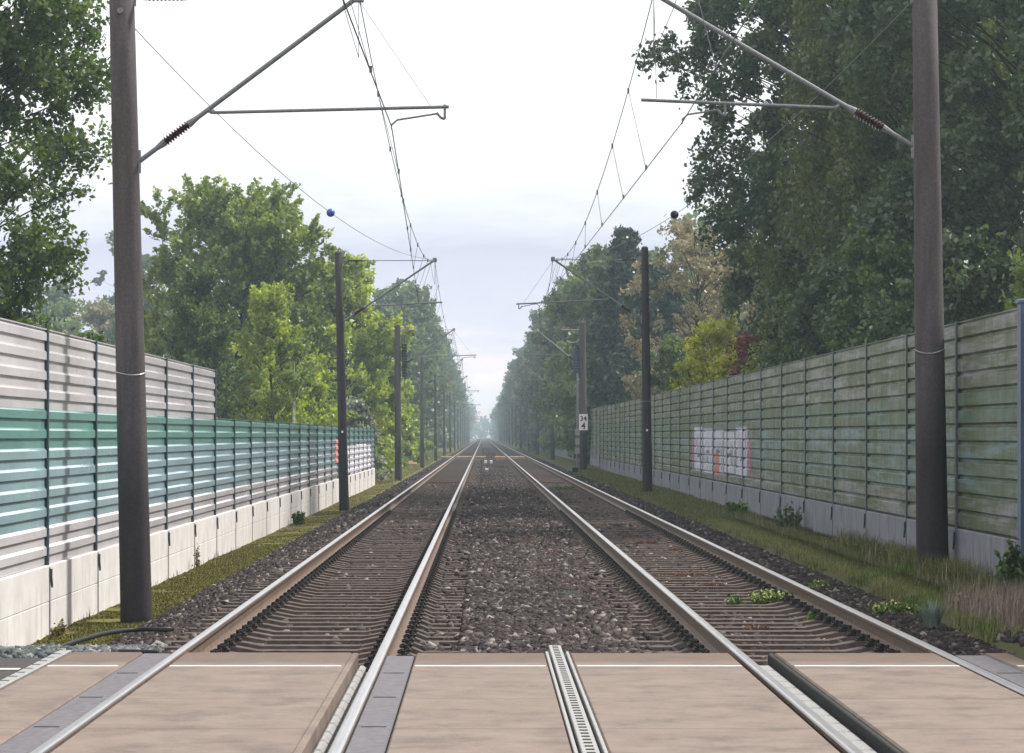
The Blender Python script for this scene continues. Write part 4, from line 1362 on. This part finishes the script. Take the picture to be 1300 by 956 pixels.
def plant(name, label, x, y, z, r_, h, n, mats, seed, blade=False, w=.01, cat='plant', group=None, lsize=.03):
    root = empty(name, (x, y, z), label, cat, group)
    rg = np.random.default_rng(seed)
    a = rg.random(n) * 6.283; q = np.sqrt(rg.random(n)) * r_
    if blade:
        P = np.stack([np.cos(a) * q, np.sin(a) * q, np.zeros(n)], -1)
        blade_obj('leaves', P, h, w, mats[0], seed, root, lean=.7)
    else:
        ns = max(8, n // 25)
        sa = rg.random(ns) * 6.283; sq = np.sqrt(rg.random(ns)) * r_
        stem = MB(); parts = []; tips = []
        for k in range(ns):
            hh = h * (.55 + .5 * rg.random()) * (1 - .35 * (sq[k] / r_) ** 2)
            b0 = Vector((math.cos(sa[k]) * sq[k] * .6, math.sin(sa[k]) * sq[k] * .6, 0)); t0_ = Vector((math.cos(sa[k]) * sq[k], math.sin(sa[k]) * sq[k], hh))
            stem.tube([b0, t0_], [.004, .002], 4, caps=False)
            m_ = n // ns
            tt = .15 + .85 * rg.random(m_)
            parts.append(np.array(b0)[None] + (np.array(t0_) - np.array(b0))[None] * tt[:, None] + rg.normal(size=(m_, 3)) * .018)
            tips.append(np.array(t0_)[None] + rg.normal(size=(5, 3)) * .012)
        stem.build('stems', mats[0], root)
        leaf_obj('leaves', np.concatenate(parts), lsize, mats[0], rg, root)
        if len(mats) > 1:
            leaf_obj('flowers', np.concatenate(tips), lsize * .9, mats[1], rg, root, elong=1.1)
    return root


def pz(px, py, zg):
    """point on a level at height zg seen at this pixel"""
    Y = F * (CH - zg) / (py - CY)
    return (px - CX) * Y / F, Y, zg


for (px, py, zg, r_, h, n, ms, lb, ls) in [
        (980, 768, -.25, .24, .17, 1500, ('blade_lush', 'petal'), 'clump of yellow flowering weed inside the right track', .024),
        (932, 770, -.25, .07, .15, 160, ('blade_lush',), 'small green seedling between the rails left of the yellow flowers', .03),
        (1030, 790, -.25, .09, .10, 220, ('blade_lush',), 'small round green weed against the rightmost rail inside the right track', .035),
        (1040, 748, -.25, .12, .11, 400, ('blade_lush', 'petal'), 'yellow green weed on the ballast right of the rightmost rail', .025),
        (1132, 775, -.20, .22, .16, 1200, ('blade_lush', 'petal'), 'pale yellow flowering clump on the right ballast edge', .024),
        (1178, 776, -.20, .18, .09, 600, ('blade_lush',), 'low green cushion right of the pale flowering clump', .024),
        (1222, 772, -.15, .10, .17, 300, ('moss', 'petal'), 'small yellow weed at the edge of the dry grass', .03),
        (1228, 792, -.16, .20, .08, 800, ('blade_lush',), 'flat fresh green weed patch near the lower right corner', .024),
        (380, 665, -.68, .16, .38, 600, ('lf_green',), 'leafy green seedling growing at the pale barrier before the second left mast', .06),
        (716, 622, -.25, .42, .13, 1400, ('blade_lush',), 'green weed patch between the rails of the right track, far one', .04),
        (722, 640, -.25, .24, .09, 700, ('blade_lush',), 'smaller green weed patch in the right track, nearer one', .035),
        (250, 722, -.68, .05, .5, 120, ('moss',), 'thin upright weed stalk at the pale barrier right of the nearest left mast', .03),
        (1290, 757, -.1, .20, .7, 600, ('lf_green',), 'tall leafy sapling before the right barrier at the picture edge', .055),
        (1110, 672, -.1, .35, .5, 500, ('lf_dark',), 'wiry dark bush at the barrier foot left of the nearest right mast', .04),
        (1212, 700, -.1, .16, .2, 300, ('lf_green',), 'low leafy plant right of the nearest right mast', .045),
        (940, 607 + 45, -.12, .30, .3, 500, ('blade_lush',), 'green weed clump at the foot of the mossy barrier', .05),
        (60, 795, -.60, .10, .16, 160, ('moss', 'petal'), 'yellow weed at the foot of the pale barrier in the lower left', .03)]:
    x, y, z = pz(px, py, zg)
    if x < -4.9: x = -4.86
    if x > 5.6: x = 5.5
    z = float(ballast_z(np.array(x), np.array(y))) if -3.6 < x < 4.5 else float(ground_z(np.array(x), np.array(y)))
    plant('weed', lb, x, y, z, r_, h, n, [M[m_] for m_ in ms], int(px * 3 + py), lsize=ls)
x, y, z = pz(1183, 795, -.18)
plant('grass_tuft', 'blue green spiky grass tuft on the gravel right of the right track', x, y, z, .07, .17, 420, [M['bluegrass']], 5, True, .007)
x, y, z = pz(722, 758, -.24)
plant('grass_tuft', 'pale green grass tuft between the two tracks', x, y, z, .12, .05, 260, [M['bluegrass']], 6, True, .007)
rw = [(690, 722, .22), (665, 690, .25), (700, 705, .15), (640, 700, .12), (850, 732, .25), (885, 731, .3), (820, 690, .2), (860, 700, .16), (800, 682, .15), (905, 745, .15), (735, 745, .1), (960, 800, .12)]
for i, (px, py, r_) in enumerate(rw):
    x, y, z = pz(px, py, -.24)
    plant('russet_weed', 'low russet weed mat on the ballast', x, y, float(ballast_z(np.array(x), np.array(y))) + .01, r_, .05, 350, [M['rustweed']], 300 + i, True, .010, group='russet weed mats on and between the tracks')

# ------------------------------------------------------------------ small things beside the track
def cable(pts, r_, label):
    b = MB()
    P = [Vector(p) for p in pts]; Q = []
    for i in range(len(P) - 1):
        p0, p1, p2, p3 = P[max(i - 1, 0)], P[i], P[i + 1], P[min(i + 2, len(P) - 1)]
        for k in range(6):
            t = k / 6
            Q.append(.5 * ((2 * p1) + (-p0 + p2) * t + (2 * p0 - 5 * p1 + 4 * p2 - p3) * t * t + (-p0 + 3 * p1 - 3 * p2 + p3) * t ** 3))
    Q.append(P[-1])
    o0 = Q[0].copy()
    b.tube([q - o0 for q in Q], r_, 8)
    tag(b.build('cable', M['black'], None, o0, smooth=True), label, 'cable')


def gp(px, py, z):
    x, y, _ = pz(px, py, z)
    return (x, y, z)


cable([gp(222, 800, -.22), gp(180, 799, -.24), gp(140, 803, -.24), gp(95, 815, -.23), gp(60, 828, -.20), gp(35, 838, -.13)], .022, 'black cable curving from the sleepers down beside the grey gravel')
cable([gp(200, 828, -.12), gp(150, 827, -.13), gp(100, 828, -.10), gp(75, 833, -.08)], .018, 'black cable lying straight along the edge of the crossing slab')
x, y, _ = pz(258, 822, -.1)
e = empty('rail_block', (-2.08, 21.62, -.19), 'pale concrete block against the inside of the leftmost rail at the crossing edge', 'block')
b = MB(); b.bevbox(-.10, .12, -.1, .1, .06, .13, .012); b.build('top_slab', M['sleeper_pale'], e)
b = MB(); b.box(-.09, .09, -.09, .09, 0, .06); b.build('base', M['clip'], e)
b = MB(); b.tube([(.1, -.08, .10), (.15, -.08, .09), (.16, -.08, .02)], .02, 6); b.build('hook', M['galv_light'], e)

x, y, _ = pz(517, 589, -.45)
e = empty('trackside_box', (-5.3, 205, -.5), 'small pair of dark boxes on twin legs right of the thick third left mast', 'trackside box')
for s in (-.22, .22):
    b = MB(); b.tube([(s, 0, 0), (s * .6, 0, 2.1)], .04, 6); b.build('leg', M['galv'], e)
b = MB(); b.bevbox(-.22, .22, -.15, .15, 1.75, 2.15, .03); b.build('upper_box', M['black'], e)
b = MB(); b.bevbox(-.25, .25, -.15, .15, .65, 1.15, .03); b.build('lower_box', M['black'], e)
e = empty('ground_cover', (-4.95, 196, -.42), 'low orange and yellow cover lying on the left verge beyond the thick mast', 'cover')
e.name = 'cable_cover'
b = MB(); b.bevbox(-.5, .5, -.5, .5, 0, .20, .08); b.build('lid', M['orange'], e)
b = MB(); b.bevbox(-.3, .2, -.3, .3, .2, .30, .05); b.build('hump', M['plank'], e)

for i, (px, py, Y, zt_, lb) in enumerate([(566, 546, 330, 2.3, 'slim white topped marker post on the left among the far masts'), (669.6, 548, 298, 2.0, 'short dark marker post on the right before the far masts'),
                                          (649, 547, 480, 2.0, 'short dark marker post far along the right track')]):
    x, z = at(px, py, Y)
    e = empty('marker_post', (x, Y, -.4), lb, 'marker post', 'marker posts along the tracks')
    b = MB(); b.tube([(0, 0, 0), (0, 0, zt_ + .1)], .11 if i else .07, 8); b.build('post_body', M['galv'] if i else M['galv_light'], e)
    b = MB(); b.bevbox(-.14, .14, -.14, .14, zt_ + .1, zt_ + .4, .03); b.build('cap', M['white'] if i == 0 else M['galv'], e)

# boarded foot crossing far down the line
for x0, x1, lb in [(-3.3, -2.35, 'outside the left track'), (-2.1, -.88, 'between the left rails'), (-.6, .2, 'just right of the left track'), (.9, 1.75, 'just left of the right track, more orange'), (2.0, 3.2, 'between the right rails')]:
    e = empty('foot_crossing', ((x0 + x1) / 2, 226, -.2), 'distant sandy boards of a foot crossing ' + lb, 'foot crossing', 'boards of the distant foot crossing')
    hw = (x1 - x0) / 2
    b = MB()
    for k in range(3): b.bevbox(-hw, hw, -2 + k * 1.2, -2 + k * 1.2 + 1.15, 0, .17, .01)
    b.build('boards', M['orange'] if 'orange' in lb else M['plank'], e)
for i, (px, py) in enumerate([(616.5, 589), (623.5, 589), (618, 598)]):
    x, y, z = pz(px, py + 1, -.22)
    e = empty('white_marker', (x, y, -.25), ['left of a pair of small white markers standing in the ballast between the tracks', 'right of a pair of small white markers standing in the ballast between the tracks', 'lone low white marker between the tracks nearer than the pair'][i], 'marker')
    b = MB(); b.tube([(0, 0, 0), (0, 0, .18)], .04, 6); b.build('stem', M['galv'], e)
    b = MB(); b.bevbox(-.09, .09, -.05, .05, .12, .30 if i < 2 else .2, .03); b.build('head', M['white'], e)

# ------------------------------------------------------------------ air
b = MB(); b.box(-450, 450, -70, 2600, -2.2, 34)
hz = b.build('haze', [], None)
hm = bpy.data.materials.new('haze'); hm.use_nodes = True
nt = hm.node_tree; nt.nodes.clear()
pv = nt.nodes.new('ShaderNodeVolumePrincipled'); mo = nt.nodes.new('ShaderNodeOutputMaterial')
pv.inputs['Color'].default_value = (.70, .88, 1, 1); pv.inputs['Density'].default_value = .00054; pv.inputs['Anisotropy'].default_value = .3
nt.links.new(pv.outputs[0], mo.inputs['Volume'])
hz.data.materials.append(hm)
tag(hz, 'thin morning haze over the tracks and trees', 'haze', kind='stuff')

# ------------------------------------------------------------------ sky and sun
SUN_EL, SUN_AZ = rad(50), rad(62)           # azimuth from +Y towards +X
w = bpy.data.worlds.new('World'); sc.world = w; w.use_nodes = True
nt = w.node_tree; nt.nodes.clear()
out = nt.nodes.new('ShaderNodeOutputWorld'); bg = nt.nodes.new('ShaderNodeBackground')
sky = nt.nodes.new('ShaderNodeTexSky'); sky.sky_type = 'NISHITA'; sky.sun_disc = False
sky.sun_elevation = SUN_EL; sky.sun_rotation = SUN_AZ; sky.dust_density = 2.5
bg.inputs['Strength'].default_value = .10
tc = nt.nodes.new('ShaderNodeTexCoord').outputs['Generated']
sep = nt.nodes.new('ShaderNodeSeparateXYZ'); nt.links.new(tc, sep.inputs[0])
nz = noise(nt, tc, 6.0, 6, .6, (1, 1, 5))
elev = math_n(nt, 'ADD', sep.outputs[2], math_n(nt, 'MULTIPLY', math_n(nt, 'SUBTRACT', nz, .5), .085))
# cloud sheet: pinkish white at the horizon, a lilac grey band, bright white above
K = 10.5
cl = ramp(nt, [(0, (1.3, .90, .78)), (.018, (1.1, .86, .80)), (.034, (.66, .64, .75)), (.062, (.53, .54, .67)), (.088, (.80, .80, .84)), (.11, (.98, .98, 1.0)), (.3, (1.0, 1.0, 1.0))], elev).outputs[0]
vm = nt.nodes.new('ShaderNodeVectorMath'); vm.operation = 'SCALE'; vm.inputs[3].default_value = K; nt.links.new(cl, vm.inputs[0])
cov = ramp(nt, [(.30, (.86, .86, .86)), (.6, (.97, .97, .97))], noise(nt, tc, 2.0, 4, .5, (1, 1, 3))).outputs[0]
mx = mixc(nt, cov, sky.outputs[0], vm.outputs[0])
nt.links.new(mx, bg.inputs[0]); nt.links.new(bg.outputs[0], out.inputs[0])

ld = bpy.data.lights.new('sun', 'SUN'); ld.energy = 4.8; ld.angle = rad(8); ld.color = (1, .95, .87)
lo = bpy.data.objects.new('sun', ld); COL.objects.link(lo)
d = Vector((math.sin(SUN_AZ) * math.cos(SUN_EL), math.cos(SUN_AZ) * math.cos(SUN_EL), math.sin(SUN_EL)))
lo.rotation_euler = (-d).to_track_quat('-Z', 'Y').to_euler()
lo.location = (30, 30, 60)

# ------------------------------------------------------------------ camera
cd = bpy.data.cameras.new('camera'); cam = bpy.data.objects.new('camera', cd); COL.objects.link(cam)
cam.location = (0, 0, CH); cam.rotation_euler = (rad(90), 0, 0)
cd.sensor_fit = 'HORIZONTAL'; cd.sensor_width = 36; cd.lens = 36 * F / 1300
cd.shift_x = (650 - CX) / 1300; cd.shift_y = (CY - 478) / 1300
cd.clip_end = 6000; cd.clip_start = .1
sc.camera = cam

sc.render.engine = 'CYCLES'
sc.cycles.use_denoising = True
sc.cycles.max_bounces = 5; sc.cycles.diffuse_bounces = 3; sc.cycles.transmission_bounces = 3; sc.cycles.glossy_bounces = 2
sc.cycles.volume_bounces = 0
sc.cycles.caustics_reflective = False; sc.cycles.caustics_refractive = False
sc.view_settings.view_transform = 'Standard'; sc.view_settings.look = 'None'
sc.view_settings.exposure = .38; sc.view_settings.gamma = 1
sc.render.resolution_x, sc.render.resolution_y = 1024, 753
